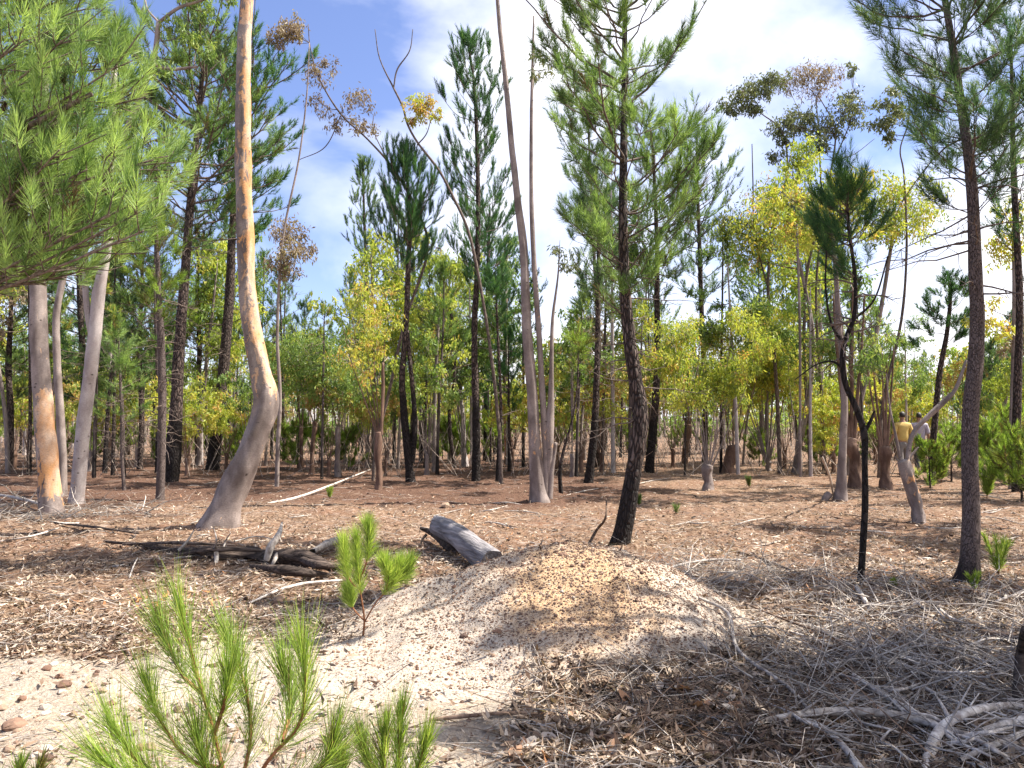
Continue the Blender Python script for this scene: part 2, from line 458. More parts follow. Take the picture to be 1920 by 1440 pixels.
# ground: litter with pine needles and leaves, pale sand where the mask says so
def ground_mat():
    m, nt, b = new_mat('forest_floor')
    v = coords(nt)
    big = noise(nt, v, 0.7, 5, 0.6)
    med = noise(nt, v, 5, 6, 0.7)
    fine = noise(nt, v, 45, 5, 0.7)
    st = nd(nt, 'ShaderNodeTexVoronoi', Scale=38, Randomness=1.0); nt.links.new(coords(nt, (1, 1.9, 1)), st.inputs['Vector'])
    lit = ramp(nt, fine, [(0.3, (0.045, 0.028, 0.02)), (0.45, (0.165, 0.108, 0.074)), (0.56, (0.36, 0.265, 0.19)), (0.7, (0.56, 0.46, 0.37))])
    lit = mixc(nt, ramp(nt, noise(nt, v, 13, 4, 0.7), [(0.42, (0, 0, 0)), (0.52, (0.85,) * 3)]), lit, (0.055, 0.034, 0.025))
    lit = mixc(nt, 0.4, lit, ramp(nt, st.outputs['Color'], [(0.1, (0.06, 0.03, 0.018)), (0.45, (0.22, 0.115, 0.065)), (0.8, (0.42, 0.30, 0.21)), (1, (0.36, 0.15, 0.06))]))
    lit = mixc(nt, ramp(nt, big, [(0.42, (0, 0, 0)), (0.66, (0.4,) * 3)]), lit, (0.20, 0.10, 0.065))
    lit = mixc(nt, ramp(nt, med, [(0.52, (0, 0, 0)), (0.72, (0.55,) * 3)]), lit, (0.46, 0.37, 0.31))
    red = ramp(nt, fine, [(0.3, (0.022, 0.013, 0.010)), (0.5, (0.09, 0.046, 0.032)), (0.7, (0.26, 0.17, 0.125))])  # red brown litter, darkened to stand in for shade on the mid ground
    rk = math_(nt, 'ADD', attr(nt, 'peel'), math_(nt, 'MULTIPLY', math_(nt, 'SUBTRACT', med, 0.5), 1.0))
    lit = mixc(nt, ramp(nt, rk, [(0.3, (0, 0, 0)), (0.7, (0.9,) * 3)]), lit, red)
    sand = ramp(nt, fine, [(0.3, (0.19, 0.15, 0.12)), (0.5, (0.37, 0.315, 0.26)), (0.75, (0.52, 0.46, 0.39))])
    sand = mixc(nt, ramp(nt, med, [(0.45, (0, 0, 0)), (0.75, (0.5,) * 3)]), sand, (0.42, 0.30, 0.20))
    mk = math_(nt, 'ADD', attr(nt, 'tint'), math_(nt, 'MULTIPLY', math_(nt, 'SUBTRACT', med, 0.5), 1.4))
    mk = ramp(nt, mk, [(0.35, (0, 0, 0)), (0.65, (1, 1, 1))])
    c = mixc(nt, mk, lit, sand)
    nt.links.new(c, b.inputs['Base Color'])
    b.inputs['Roughness'].default_value = 0.95
    b.inputs['Specular IOR Level'].default_value = 0.1
    bump(nt, b, math_(nt, 'ADD', fine, math_(nt, 'MULTIPLY', med, 1.0)), 0.9, 0.03)
    return m
M['ground'] = ground_mat()
def mound_mat():
    m, nt, b = new_mat('gravelly_sand')
    v = coords(nt)
    fine = noise(nt, v, 70, 4, 0.7); med = noise(nt, v, 6, 5, 0.65); big = noise(nt, v, 1.8, 4, 0.6)
    c = ramp(nt, fine, [(0.3, (0.19, 0.15, 0.12)), (0.48, (0.42, 0.35, 0.29)), (0.7, (0.56, 0.50, 0.43))])
    och = ramp(nt, fine, [(0.3, (0.22, 0.13, 0.075)), (0.5, (0.48, 0.32, 0.19)), (0.7, (0.58, 0.45, 0.31))])
    k = math_(nt, 'ADD', attr(nt, 'peel'), math_(nt, 'MULTIPLY', math_(nt, 'SUBTRACT', med, 0.5), 1.3))
    c = mixc(nt, ramp(nt, k, [(0.3, (0, 0, 0)), (0.75, (1, 1, 1))]), c, och)
    c = mixc(nt, ramp(nt, big, [(0.55, (0, 0, 0)), (0.75, (0.4,) * 3)]), c, (0.33, 0.25, 0.18))
    nt.links.new(c, b.inputs['Base Color'])
    b.inputs['Roughness'].default_value = 0.95
    b.inputs['Specular IOR Level'].default_value = 0.1
    bump(nt, b, math_(nt, 'ADD', fine, med), 0.8, 0.02)
    return m
M['mound'] = mound_mat()
def simple(name, stops, rough=0.85, sc=30):
    m, nt, b = new_mat(name)
    n = noise(nt, coords(nt), sc, 4)
    c = ramp(nt, attr(nt, 'tint'), stops)
    c = mixc(nt, ramp(nt, n, [(0.35, (0.5,) * 3), (0.65, (0,) * 3)]), c, (0.05, 0.035, 0.025))
    nt.links.new(c, b.inputs['Base Color']); b.inputs['Roughness'].default_value = rough
    bump(nt, b, n, 0.4, 0.01)
    return m
M['pebble'] = simple('gravel_stones', [(0, (0.07, 0.04, 0.03)), (0.3, (0.22, 0.12, 0.08)), (0.6, (0.38, 0.27, 0.19)), (0.85, (0.52, 0.44, 0.36)), (1, (0.62, 0.58, 0.52))])
M['cone'] = simple('pine_cone', [(0, (0.03, 0.015, 0.01)), (1, (0.16, 0.08, 0.05))])
def plain(name, col, rough=0.8):
    m, nt, b = new_mat(name)
    n = noise(nt, coords(nt), 14, 4)
    c = mixc(nt, ramp(nt, n, [(0.35, (0.35,) * 3), (0.65, (0,) * 3)]), col, tuple(x * 0.6 for x in col))
    nt.links.new(c, b.inputs['Base Color']); b.inputs['Roughness'].default_value = rough
    return m
M['skin'] = plain('skin', (0.33, 0.18, 0.12), 0.6)
M['hair'] = plain('dark_hair', (0.02, 0.014, 0.011), 0.6)
M['shirt_yellow'] = plain('mustard_cloth', (0.60, 0.42, 0.13))
M['shirt_lilac'] = plain('lilac_cloth', (0.40, 0.36, 0.44))
M['trousers'] = plain('grey_trousers', (0.20, 0.18, 0.18))
M['trousers_dark'] = plain('dark_trousers', (0.05, 0.05, 0.06))
M['boot'] = plain('boot_leather', (0.04, 0.03, 0.025))

# ------------------------------------------------------------------ ground and mound
def axis_vals(lo_f, hi_f, step, lo, hi, grow):
    a = list(np.arange(lo_f, hi_f + 1e-6, step))
    s, x = step, hi_f
    while x < hi:
        s *= grow; x += s; a.append(x)
    s, x = step, lo_f
    while x > lo:
        s *= grow; x -= s; a.insert(0, x)
    return np.array(a)
xs = axis_vals(-4.5, 5.0, 0.035, -900, 900, 1.06)
ys = axis_vals(1.6, 9.5, 0.035, -300, 1200, 1.035)
X, Y = np.meshgrid(xs, ys)
far = np.clip((np.hypot(X, Y) - 60) / 60, 0, 1)
Z = ground_base(X, Y) * (1 - far)
mb = MB()
nx, ny = len(xs), len(ys)
i, j = np.meshgrid(np.arange(nx - 1), np.arange(ny - 1))
q = np.stack([j * nx + i, j * nx + i + 1, (j + 1) * nx + i + 1, (j + 1) * nx + i], -1).reshape(-1, 4)
mb.add(np.stack([X, Y, Z], -1).reshape(-1, 3), q, None, sand_mask(X, Y).ravel(), red_shade_mask(X, Y).ravel())
g = link('ground', mb.mesh('ground', M['ground'])); tag(g, 'brown leaf littered forest floor with pale sand in front', 'ground', None, 'structure')

xs = np.arange(-3.4, 3.6, 0.026); ys = np.arange(2.6, 8.0, 0.026)
X, Y = np.meshgrid(xs, ys)
Hm = mound_h(X, Y)
Z = ground_base(X, Y) + Hm
nx, ny = len(xs), len(ys)
i, j = np.meshgrid(np.arange(nx - 1), np.arange(ny - 1))
q = np.stack([j * nx + i, j * nx + i + 1, (j + 1) * nx + i + 1, (j + 1) * nx + i], -1).reshape(-1, 4)
keep = (Hm.ravel()[q] > -0.02).any(1) & (np.hypot((X.ravel()[q] - 0.1) / 3.4, (Y.ravel()[q] - 5.3) / 2.7) < 1).all(1)
och = np.exp(-(((X - 0.45) / 0.62) ** 2 + ((Y - 5.2) / 0.75) ** 2))
mb = MB(); mb.add(np.stack([X, Y, Z], -1).reshape(-1, 3), q[keep], None, 0.5, och.ravel())
g = link('gravel_mound', mb.mesh('gravel_mound', M['mound'])); tag(g, 'low heap of pale sand and ochre gravel in the middle of the clearing', 'mound', None, 'structure')

def lib_stone(seed):
    r = random.Random(seed)
    t = (1 + 5 ** 0.5) / 2
    v = nrm(np.array([(-1, t, 0), (1, t, 0), (-1, -t, 0), (1, -t, 0), (0, -1, t), (0, 1, t), (0, -1, -t), (0, 1, -t), (t, 0, -1), (t, 0, 1), (-t, 0, -1), (-t, 0, 1)], float))
    f = np.array([(0, 11, 5), (0, 5, 1), (0, 1, 7), (0, 7, 10), (0, 10, 11), (1, 5, 9), (5, 11, 4), (11, 10, 2), (10, 7, 6), (7, 1, 8), (3, 9, 4), (3, 4, 2), (3, 2, 6), (3, 6, 8), (3, 8, 9), (4, 9, 5), (2, 4, 11), (6, 2, 10), (8, 6, 7), (9, 8, 1)])
    v = v * np.array([[r.uniform(0.7, 1.15)] for _ in range(12)]) * np.array([1, r.uniform(0.7, 0.95), r.uniform(0.5, 0.75)])
    return v, f
STONES = [lib_stone(k) for k in range(8)]
def scatter_stones(mb, n, xy, size, tint):
    for k in range(8):
        sel = np.arange(n) % 8 == k
        c = xy[sel]; s_ = size[sel]; m_ = len(c)
        if not m_: continue
        v, f = STONES[k]
        a = R.random(m_) * 6.28
        ca, sa = np.cos(a), np.sin(a)
        V = np.stack([v[None, :, 0] * ca[:, None] - v[None, :, 1] * sa[:, None], v[None, :, 0] * sa[:, None] + v[None, :, 1] * ca[:, None], np.repeat(v[None, :, 2], m_, 0)], -1) * s_[:, None, None]
        V[..., 0] += c[:, 0:1]; V[..., 1] += c[:, 1:2]; V[..., 2] += (gz(c[:, 0], c[:, 1]) + s_ * 0.15)[:, None]
        ff = f[None] + (np.arange(m_) * 12)[:, None, None]
        mb.add(V.reshape(-1, 3), None, ff.reshape(-1, 3), np.repeat(tint[sel], 12))
mb = MB()
n = 26000
c = np.stack([R.normal(0.55, 0.85, n), R.normal(5.2, 0.7, n)], 1)
c = c[(mound_h(c[:, 0], c[:, 1]) > 0.03)]; n = len(c)
scatter_stones(mb, n, c, 0.0035 + 0.0095 * R.random(n) ** 3, np.clip(R.beta(1.3, 2.2, n), 0, 1))
tag(link('gravel', mb.mesh('gravel', M['pebble'], smooth=False)), 'small ochre and brown gravel strewn over the mound', 'gravel', None, 'stuff')
mb = MB()
n = 9000
c = np.stack([R.uniform(-4.2, 1.0, n), R.uniform(2.3, 6.0, n)], 1)
c = c[R.random(n) < sand_mask(c[:, 0], c[:, 1]) + 0.08]; n = len(c)
scatter_stones(mb, n, c, 0.003 + 0.014 * R.random(n) ** 4, np.clip(R.beta(2, 1.6, n), 0, 1))
tag(link('pebbles', mb.mesh('pebbles', M['pebble'], smooth=False)), 'tiny pale pebbles on the sand in front of the mound', 'pebbles', None, 'stuff')

# ------------------------------------------------------------------ litter (stuff)
def in_view(n, y0, y1, p=1.0, wide=0.78):
    """points on the ground between two distances, thinning with distance"""
    u = R.random(n)
    y = 1 / ((1 / y0) * (1 - u) + (1 / y1) * u) if p else y0 + (y1 - y0) * u
    return np.stack([R.uniform(-wide, wide, n) * (y + 1.0), y], 1)
def litter_leaves(mb, c, L, w, tint, lift=0.012):
    n = len(c)
    a = R.random(n) * 6.28; tilt = R.normal(0, 0.28, n)
    d = np.stack([np.cos(a) * np.cos(tilt), np.sin(a) * np.cos(tilt), np.sin(tilt)], 1)
    s = nrm(np.stack([-np.sin(a), np.cos(a), R.normal(0, 0.45, n)], 1))
    up = np.cross(d, s)
    p = np.column_stack([c, gz(c[:, 0], c[:, 1]) + lift * (0.5 + R.random(n))])
    L = L[:, None]; w = w[:, None]; cu = R.uniform(-0.15, 0.35, n)[:, None]
    V = np.stack([p - d * L / 2 + up * L * cu, p - d * L * 0.08 - s * w / 2, p - d * L * 0.08 + s * w / 2, p + d * L / 2 + up * L * cu * 0.8], 1).reshape(-1, 3)
    b = np.arange(n)[:, None] * 4
    mb.add(V, None, np.vstack([np.hstack([b, b + 1, b + 2]), np.hstack([b + 1, b + 3, b + 2])]), np.repeat(tint, 4))
mb = MB()
c = in_view(110000, 2.6, 34)
sm = sand_mask(c[:, 0], c[:, 1]); mh = mound_h(c[:, 0], c[:, 1])
patch = 0.5 + fbm(c[:, 0] * 0.8, c[:, 1] * 0.8, 77, 3)
keep = (R.random(len(c)) < np.clip(1 - sm * 0.96, 0, 1)) & (R.random(len(c)) > 0.8 * red_shade_mask(c[:, 0], c[:, 1])) & (R.random(len(c)) < np.where(mh > 0.1, 0.06, 1.0)) & (R.random(len(c)) < 0.35 + patch)
c = c[keep]; n = len(c)
tn = np.clip(R.beta(1.8, 2.1, n) + 0.55 * (fbm(c[:, 0] * 1.1, c[:, 1] * 1.1, 5, 4)), 0, 1)
litter_leaves(mb, c, 0.035 + 0.1 * R.random(n) ** 1.5, R.uniform(0.008, 0.028, n), tn, 0.025)
tag(link('leaf_litter', mb.mesh('leaf_litter', M['litter_leaf'], smooth=False)), 'dead eucalyptus leaves covering the forest floor', 'leaf litter', None, 'stuff')
mb = MB()
c = in_view(60000, 2.5, 26)
sm = sand_mask(c[:, 0], c[:, 1]); mh = mound_h(c[:, 0], c[:, 1])
c = c[(R.random(len(c)) < 1 - sm * 0.93) & (R.random(len(c)) < np.where(mh > 0.15, 0.08, 1))]
n = len(c); a = R.random(n) * 6.28
d = nrm(np.stack([np.cos(a), np.sin(a), R.normal(0, 0.18, n)], 1))
blades(mb, np.column_stack([c, gz(c[:, 0], c[:, 1]) + 0.012 + 0.01 * R.random(n)]), d, 0.10 + 0.1 * R.random(n), 0.004, np.clip(R.beta(3, 2, n), 0, 1))
tag(link('pine_needle_litter', mb.mesh('pine_needle_litter', M['litter_leaf'], smooth=False)), 'fallen brown pine needles on the forest floor', 'needle litter', None, 'stuff')
mb = MB()
c = in_view(9000, 2.8, 26)
mh = mound_h(c[:, 0], c[:, 1]); sm = sand_mask(c[:, 0], c[:, 1])
c = c[(mh < 0.1) & (R.random(len(c)) > sm)]; n = len(c)
scatter_stones(mb, n, c, 0.008 + 0.035 * R.random(n) ** 3, R.choice([0.05, 0.15, 0.3, 0.5], n))
tag(link('bark_debris', mb.mesh('bark_debris', M['litter_leaf'], smooth=False)), 'dark crumbs of bark and cones on the forest floor', 'bark debris', None, 'stuff')
# fine twigs lying everywhere
mb = MB()
c = in_view(9000, 2.6, 30)
sm = sand_mask(c[:, 0], c[:, 1]); mh = mound_h(c[:, 0], c[:, 1])
c = c[(R.random(len(c)) < 1 - sm * 0.97) & (mh < 0.12)]
n = len(c); a = R.random(n) * 6.28; L = 0.1 + 0.45 * R.random(n) ** 2
p0 = np.column_stack([c, gz(c[:, 0], c[:, 1]) + 0.015]); c2 = c + np.stack([np.cos(a), np.sin(a)], 1) * L[:, None]
p1 = np.column_stack([c2, gz(c2[:, 0], c2[:, 1]) + 0.02 + 0.05 * R.random(n) ** 2])
sticks(mb, p0, p1, 0.0035, 0.0015, np.clip(R.normal(0.55, 0.25, n), 0, 1), 0.1)
tag(link('twig_litter', mb.mesh('twig_litter', M['stick'])), 'thin grey twigs scattered over the forest floor', 'twigs', None, 'stuff')
# the tangle of dead brushwood on the right
def brush(name, label, cx, cy, sx, sy, n, h, mat, r=0.003, lean=(0.2, 0.3)):
    mb = MB()
    x = R.normal(cx, sx, n); y = R.normal(cy, sy, n)
    a = R.normal(math.atan2(lean[1], lean[0]), 1.0, n) + (R.random(n) < 0.5) * math.pi; el = np.abs(R.normal(0.22, 0.28, n))
    L = 0.12 + 0.5 * R.random(n) ** 1.6
    p0 = np.stack([x, y, gz(x, y) + h * R.random(n) ** 2], 1)
    d = np.stack([np.cos(a) * np.cos(el), np.sin(a) * np.cos(el), np.sin(el)], 1)
    tn = np.clip(R.normal(0.6, 0.25, n), 0, 1)
    sticks(mb, p0, p0 + d * L[:, None], r * (0.5 + 2.4 * R.random(n) ** 3), r * 0.35, tn, 0.10)
    # side twigs
    m = n // 2
    t = R.random(m)[:, None]; b = p0[:m] + d[:m] * L[:m, None] * t
    d2 = nrm(d[:m] + R.normal(size=(m, 3)) * 0.6)
    sticks(mb, b, b + d2 * (L[:m, None] * 0.4), r * 0.5, r * 0.25, tn[:m], 0.12)
    tag(link(name, mb.mesh(name, mat)), label, 'brushwood', None, 'stuff')
brush('brushwood', 'tangle of fine grey dead twigs at the right foot of the mound', 2.35, 4.9, 0.42, 0.42, 440, 0.14, M['stick'])
brush('brushwood', 'grey dead twigs spread over the ground at the lower right', 2.9, 4.0, 0.8, 0.55, 850, 0.12, M['stick'])
brush('brushwood', 'loose dead twigs beside the base of the right tree', 3.7, 5.4, 0.8, 0.6, 420, 0.07, M['stick'], 0.003)
brush('brushwood', 'dry twigs heaped behind the right shoulder of the mound', 2.0, 6.9, 0.8, 0.4, 500, 0.09, M['stick'], 0.003)
brush('brushwood', 'fine brown twigs over leaf litter in front of the mound', 1.0, 3.5, 0.55, 0.35, 260, 0.04, M['stick_brown'], 0.0025)
brush('brushwood', 'pale twig scraps on the litter at the far left', -7.6, 12.0, 1.1, 0.7, 350, 0.1, M['stick'], 0.006)

# ------------------------------------------------------------------ individual stones, leaves
def stone(px, py, size, tint, label, group=None, z=0.0):
    p = G(px, py, z); 
    for _ in range(4):
        p = G(px, py, float(gz(p[0], p[1])))
    v, f = STONES[random.randrange(8)]
    # one round of subdivision for a less faceted stone
    mid = {}; V = list(map(tuple, v)); Fc = []
    def mp(a, b):
        k = (min(a, b), max(a, b))
        if k not in mid:
            w_ = (np.array(V[a]) + np.array(V[b])) / 2 * random.uniform(1.0, 1.14); V.append(tuple(w_)); mid[k] = len(V) - 1
        return mid[k]
    for a, b, c_ in f:
        x, y, z_ = mp(a, b), mp(b, c_), mp(c_, a)
        Fc += [(a, x, z_), (b, y, x), (c_, z_, y), (x, y, z_)]
    mb = MB(); mb.add(np.array(V) * size, None, np.array(Fc), tint)
    o = link('stone', mb.mesh('stone', M['pebble'], smooth=False), None, (p[0], p[1], float(gz(p[0], p[1])) + size * 0.2))
    o.rotation_euler = (0, 0, random.random() * 6.28)
    return tag(o, label, 'stone', group)
stone(523, 1131, 0.075, 0.42, 'orange flat stone beside the pale bent stick')
stone(870, 1222, 0.035, 0.02, 'small dark brown stone on the front slope of the mound')
stone(932, 1240, 0.034, 0.28, 'rusty stone low on the front of the mound')
stone(118, 1285, 0.05, 0.14, 'dark rust stone half in pale sand')
stone(28, 1365, 0.075, 0.36, 'ochre stone at the left edge of the sand')
stone(1340, 1425, 0.06, 0.22, 'brown rounded stone in the leaf litter in front')
stone(1435, 1022, 0.08, 0.7, 'pale grey stone lying among shadows behind the mound')
stone(835, 950, 0.10, 0.55, 'grey stone just above the short grey log')
stone(85, 1330, 0.05, 0.8, 'pale grey stone in pebbly sand at the left')
stone(160, 1235, 0.045, 0.12, 'dark brown stone amid pebbly sand')
for k in range(110):
    px, py = random.uniform(0, 640), random.uniform(1190, 1430)
    stone(px, py, random.uniform(0.014, 0.034), random.choice([0.1, 0.25, 0.5, 0.8, 0.95]), 'small stone in the pebbly sand left of the mound', 'stones in the pebbly sand')
for k in range(90):
    px = random.gauss(1060, 120); py = random.gauss(1150, 45)
    stone(px, py, random.uniform(0.012, 0.024), random.choice([0.1, 0.2, 0.3, 0.45]), 'small rusty stone on the sunlit gravel mound', 'stones on the mound')

def leaf_mesh(seed, L=0.10, w=0.026):
    r = random.Random(seed)
    n = 7; v = []; q = []
    cu = r.uniform(-0.3, 1.1); sw = r.uniform(-0.5, 0.5)
    for k in range(n):
        t = k / (n - 1); ww = w * math.sin(math.pi * min(1, t * 0.93 + 0.05)) ** 0.8 * (1 - 0.35 * t)
        x = (t - 0.5) * L; y = sw * L * (t - 0.5) ** 2; z = cu * L * (t - 0.5) ** 2 * 1.3
        v += [(x, y - ww, z + ww * 0.5), (x, y, z), (x, y + ww, z + ww * 0.5)]
        if k: q += [((k - 1) * 3, (k - 1) * 3 + 1, k * 3 + 1, k * 3), ((k - 1) * 3 + 1, (k - 1) * 3 + 2, k * 3 + 2, k * 3 + 1)]
    return np.array(v), q
LEAFM = []
for k in range(10):
    v, q_ = leaf_mesh(k); mb = MB(); mb.add(v, q_, None, [0.3, 0.45, 0.6, 0.75, 0.85, 0.98, 0.55, 0.9, 0.4, 0.97][k])
    LEAFM.append(mb.mesh('fallen_leaf', M['litter_leaf']))
def fleaf(px, py, k, s, label, group=None, rz=None):
    p = G(px, py)
    for _ in range(3): p = G(px, py, float(gz(p[0], p[1])))
    o = link('fallen_leaf', LEAFM[k], None, (p[0], p[1], float(gz(p[0], p[1])) + 0.02)); o.scale = (s,) * 3
    o.rotation_euler = (random.gauss(0, 0.4), random.gauss(0, 0.3), random.random() * 6.28 if rz is None else rz)
    return tag(o, label, 'leaf', group)
fleaf(1272, 1300, 5, 1.5, 'broad orange leaf on the dark litter below the mound', rz=2.3)
fleaf(1108, 1292, 9, 1.1, 'upright tan orange leaf at the foot of the mound', rz=1.2)
fleaf(1082, 1412, 9, 1.0, 'orange brown leaf in the front litter', rz=1.0)
fleaf(1125, 1322, 7, 1.1, 'long tan leaf lying just above the thin front stick', rz=0.4)
for k in range(230):
    px = random.uniform(960, 1900); py = random.uniform(1290, 1438)
    if px > 1400 and random.random() < 0.5: px = random.uniform(960, 1400)
    fleaf(px, py, random.randrange(10), random.uniform(0.6, 1.25), 'curled dead eucalyptus leaf in the litter in front of the mound', 'dead leaves in the front litter')

# ------------------------------------------------------------------ fallen wood
def gp(px, py, lift=0.0):
    p = G(px, py)
    for _ in range(4): p = G(px, py, float(gz(p[0], p[1])) + lift)
    return p
def branch_thing(pts, rads, label, mat='stick', name='fallen_branch', cat='branch', twigs=0, sides=8, tint=0.6, lumps=0.25, parts=(), group=None, drop=None):
    """pts: (px, py, lift) on the ground"""
    w = np.array([gp(a, b, c_) for a, b, c_ in pts])
    base = w[0].copy()
    o = root(name, base, label, cat, group)
    n = len(pts) * 5
    c_ = catmull(w, n); r = np.interp(np.linspace(0, 1, len(c_)), np.linspace(0, 1, len(rads)), rads)
    mb = MB(); tube(mb, c_, r, sides, tint, None, lumps, 0, random.randrange(99))
    link('stem' if name != 'fallen_log' else 'trunk', mb.mesh('stem', M[mat], base), o)
    if twigs:
        mb = MB()
        k = R.integers(len(c_) // 4, len(c_), twigs); b = c_[k]
        tg = nrm(np.gradient(c_, axis=0))[k]
        d = nrm(tg + R.normal(size=(twigs, 3)) * 0.55 + np.array([0, 0, 0.12]))
        L = np.linalg.norm(c_[-1] - c_[0]) * (0.12 + 0.2 * R.random(twigs))
        e = b + d * L[:, None]; e[:, 2] = np.maximum(e[:, 2], gz(e[:, 0], e[:, 1]) + 0.01)
        sticks(mb, b, e, r[k] * 0.4, r[k] * 0.15, tint, 0.1, 4)
        link('twigs', mb.mesh('twigs', M[mat], base), o)
    for pp, rr, tt, *mm in parts:
        w2 = np.array([gp(a, b, l_) for a, b, l_ in pp]); c2 = catmull(w2, len(pp) * 4)
        r2 = np.interp(np.linspace(0, 1, len(c2)), np.linspace(0, 1, len(rr)), rr)
        mb = MB(); tube(mb, c2, r2, 7, tt, None, 0.25, 0, random.randrange(99))
        link('side_branch', mb.mesh('side_branch', M[mm[0] if mm else mat], base), o)
    return o
branch_thing([(1380, 1372, 0.0), (1440, 1352, 0.03), (1560, 1334, 0.07), (1690, 1342, 0.08), (1790, 1372, 0.06), (1930, 1412, 0.04)], [0.016, 0.02, 0.02, 0.017, 0.014],
             'long grey arched branch lying across the lower right litter', twigs=9, tint=0.45)
branch_thing([(1600, 1265, 0.05), (1660, 1305, 0.06), (1740, 1352, 0.07), (1800, 1388, 0.03)], [0.012, 0.016, 0.018, 0.014], 'pale peeled stick slanting down from the brushwood to the arched branch', tint=0.75, twigs=5)
branch_thing([(1530, 1355, 0.05), (1575, 1392, 0.05), (1620, 1450, 0.04)], [0.01, 0.015, 0.018], 'whitish stick pointing down from beneath the arched branch', tint=0.85, twigs=2)
branch_thing([(1735, 1460, 0.02), (1755, 1380, 0.06), (1810, 1338, 0.09), (1890, 1322, 0.07), (1960, 1330, 0.03)], [0.026, 0.022, 0.018, 0.012], 'thick white forked branch at the lower right corner', tint=0.95,
             twigs=4, parts=[([(1782, 1352, 0.08), (1768, 1325, 0.1), (1752, 1300, 0.1)], [0.012, 0.008, 0.004], 0.9)])
branch_thing([(1842, 1372, 0.05), (1890, 1358, 0.06), (1960, 1338, 0.05)], [0.016, 0.022, 0.022], 'bright bleached stick at the right edge beside the forked branch', tint=1.0)
branch_thing([(1800, 1425, 0.05), (1860, 1398, 0.05), (1950, 1362, 0.04)], [0.01, 0.014, 0.016], 'tan stick under the bleached stick at the right edge', mat='stick', tint=0.55)
branch_thing([(1310, 1120, 0.03), (1365, 1150, 0.05), (1385, 1220, 0.05), (1480, 1290, 0.05), (1530, 1350, 0.02)], [0.008, 0.012, 0.012, 0.01, 0.008], 'crooked thin grey branch along the right foot of the mound', tint=0.6, twigs=9)
branch_thing([(1330, 1105, 0.05), (1480, 1165, 0.10), (1570, 1200, 0.1), (1600, 1270, 0.05), (1610, 1340, 0.02)], [0.006, 0.009, 0.009, 0.007], 'slender dark twig arching over the brushwood tangle', mat='stick_brown', tint=0.6, twigs=10)
branch_thing([(805, 1350, 0.012), (870, 1343, 0.02), (960, 1336, 0.02), (1060, 1342, 0.02), (1180, 1352, 0.015)], [0.009, 0.010, 0.008, 0.007, 0.004], 'straight thin brown stick lying across the sand in front', mat='stick_brown', tint=0.9, lumps=0.3)
branch_thing([(990, 1350, 0.02), (1060, 1375, 0.02), (1140, 1415, 0.01)], [0.004, 0.004, 0.002], 'hair thin twig trailing from the front stick', mat='stick', tint=0.6)
branch_thing([(800, 1088, 0.02), (880, 1070, 0.03), (960, 1050, 0.03), (1030, 1030, 0.03)], [0.006, 0.008, 0.009, 0.006], 'brown stick leaning along the back of the mound crest', mat='stick_brown', tint=1.0)
branch_thing([(465, 1132, 0.01), (520, 1108, 0.03), (570, 1094, 0.05), (642, 1088, 0.03)], [0.008, 0.014, 0.015, 0.011], 'pale bent stick lying left of the bright seedling', tint=1.0)
branch_thing([(498, 945, 0.0), (560, 932, 0.04), (620, 910, 0.08), (695, 880, 0.14)], [0.015, 0.028, 0.024, 0.014], 'straight white branch pointing at the green tuft', tint=1.0)
branch_thing([(242, 1085, 0.0), (250, 1062, 0.05), (258, 1046, 0.08)], [0.006, 0.008, 0.005], 'short pale twig stuck up in the orange litter', tint=0.9)
branch_thing([(1100, 1030, 0.0), (1118, 995, 0.1), (1135, 972, 0.35), (1137, 935, 0.55)], [0.02, 0.018, 0.014, 0.006], 'thin dark crooked stick standing left of the dark pine', mat='stick_brown', name='dead_stick', cat='stick', tint=0.25)
branch_thing([(1225, 1085, 0.05), (1265, 1062, 0.08), (1330, 1050, 0.1), (1390, 1050, 0.1)], [0.008, 0.014, 0.012, 0.008], 'grey branch in shade behind the right side of the mound', tint=0.55, twigs=10)
branch_thing([(1385, 1035, 0.02), (1440, 1052, 0.05), (1500, 1075, 0.03)], [0.014, 0.018, 0.01], 'dark stick lying in the shadow right of the pine', mat='stick_brown', tint=0.4)
branch_thing([(1605, 1100, 0.02), (1618, 1120, 0.06), (1632, 1145, 0.02)], [0.022, 0.02, 0.014], 'short pale piece of wood at the foot of the charred sapling', tint=0.85)
branch_thing([(1840, 1185, 0.05), (1880, 1192, 0.07), (1935, 1200, 0.08)], [0.02, 0.03, 0.03], 'dark brown stick poking in at the right edge', mat='stick_brown', tint=0.4)
branch_thing([(1909, 1330, 0.0), (1914, 1230, 0.22), (1922, 1180, 0.42)], [0.03, 0.028, 0.02], 'charred upright stump at the right edge', mat='log_dark', name='charred_stump', cat='stump', tint=0.4)
branch_thing([(0, 1015, 0.03), (60, 1005, 0.05), (110, 990, 0.05)], [0.01, 0.014, 0.01], 'grey stick in the litter at the left edge', tint=0.7, twigs=3)
branch_thing([(-20, 925, 0.1), (40, 935, 0.12), (90, 950, 0.1)], [0.02, 0.03, 0.02], 'pale fallen branch behind the orange barked gum', tint=0.7, twigs=6)
branch_thing([(1560, 840, 0.3), (1600, 846, 0.35), (1680, 842, 0.3)], [0.015, 0.015, 0.01], 'thin stick lying between the rusty stumps', tint=0.6)
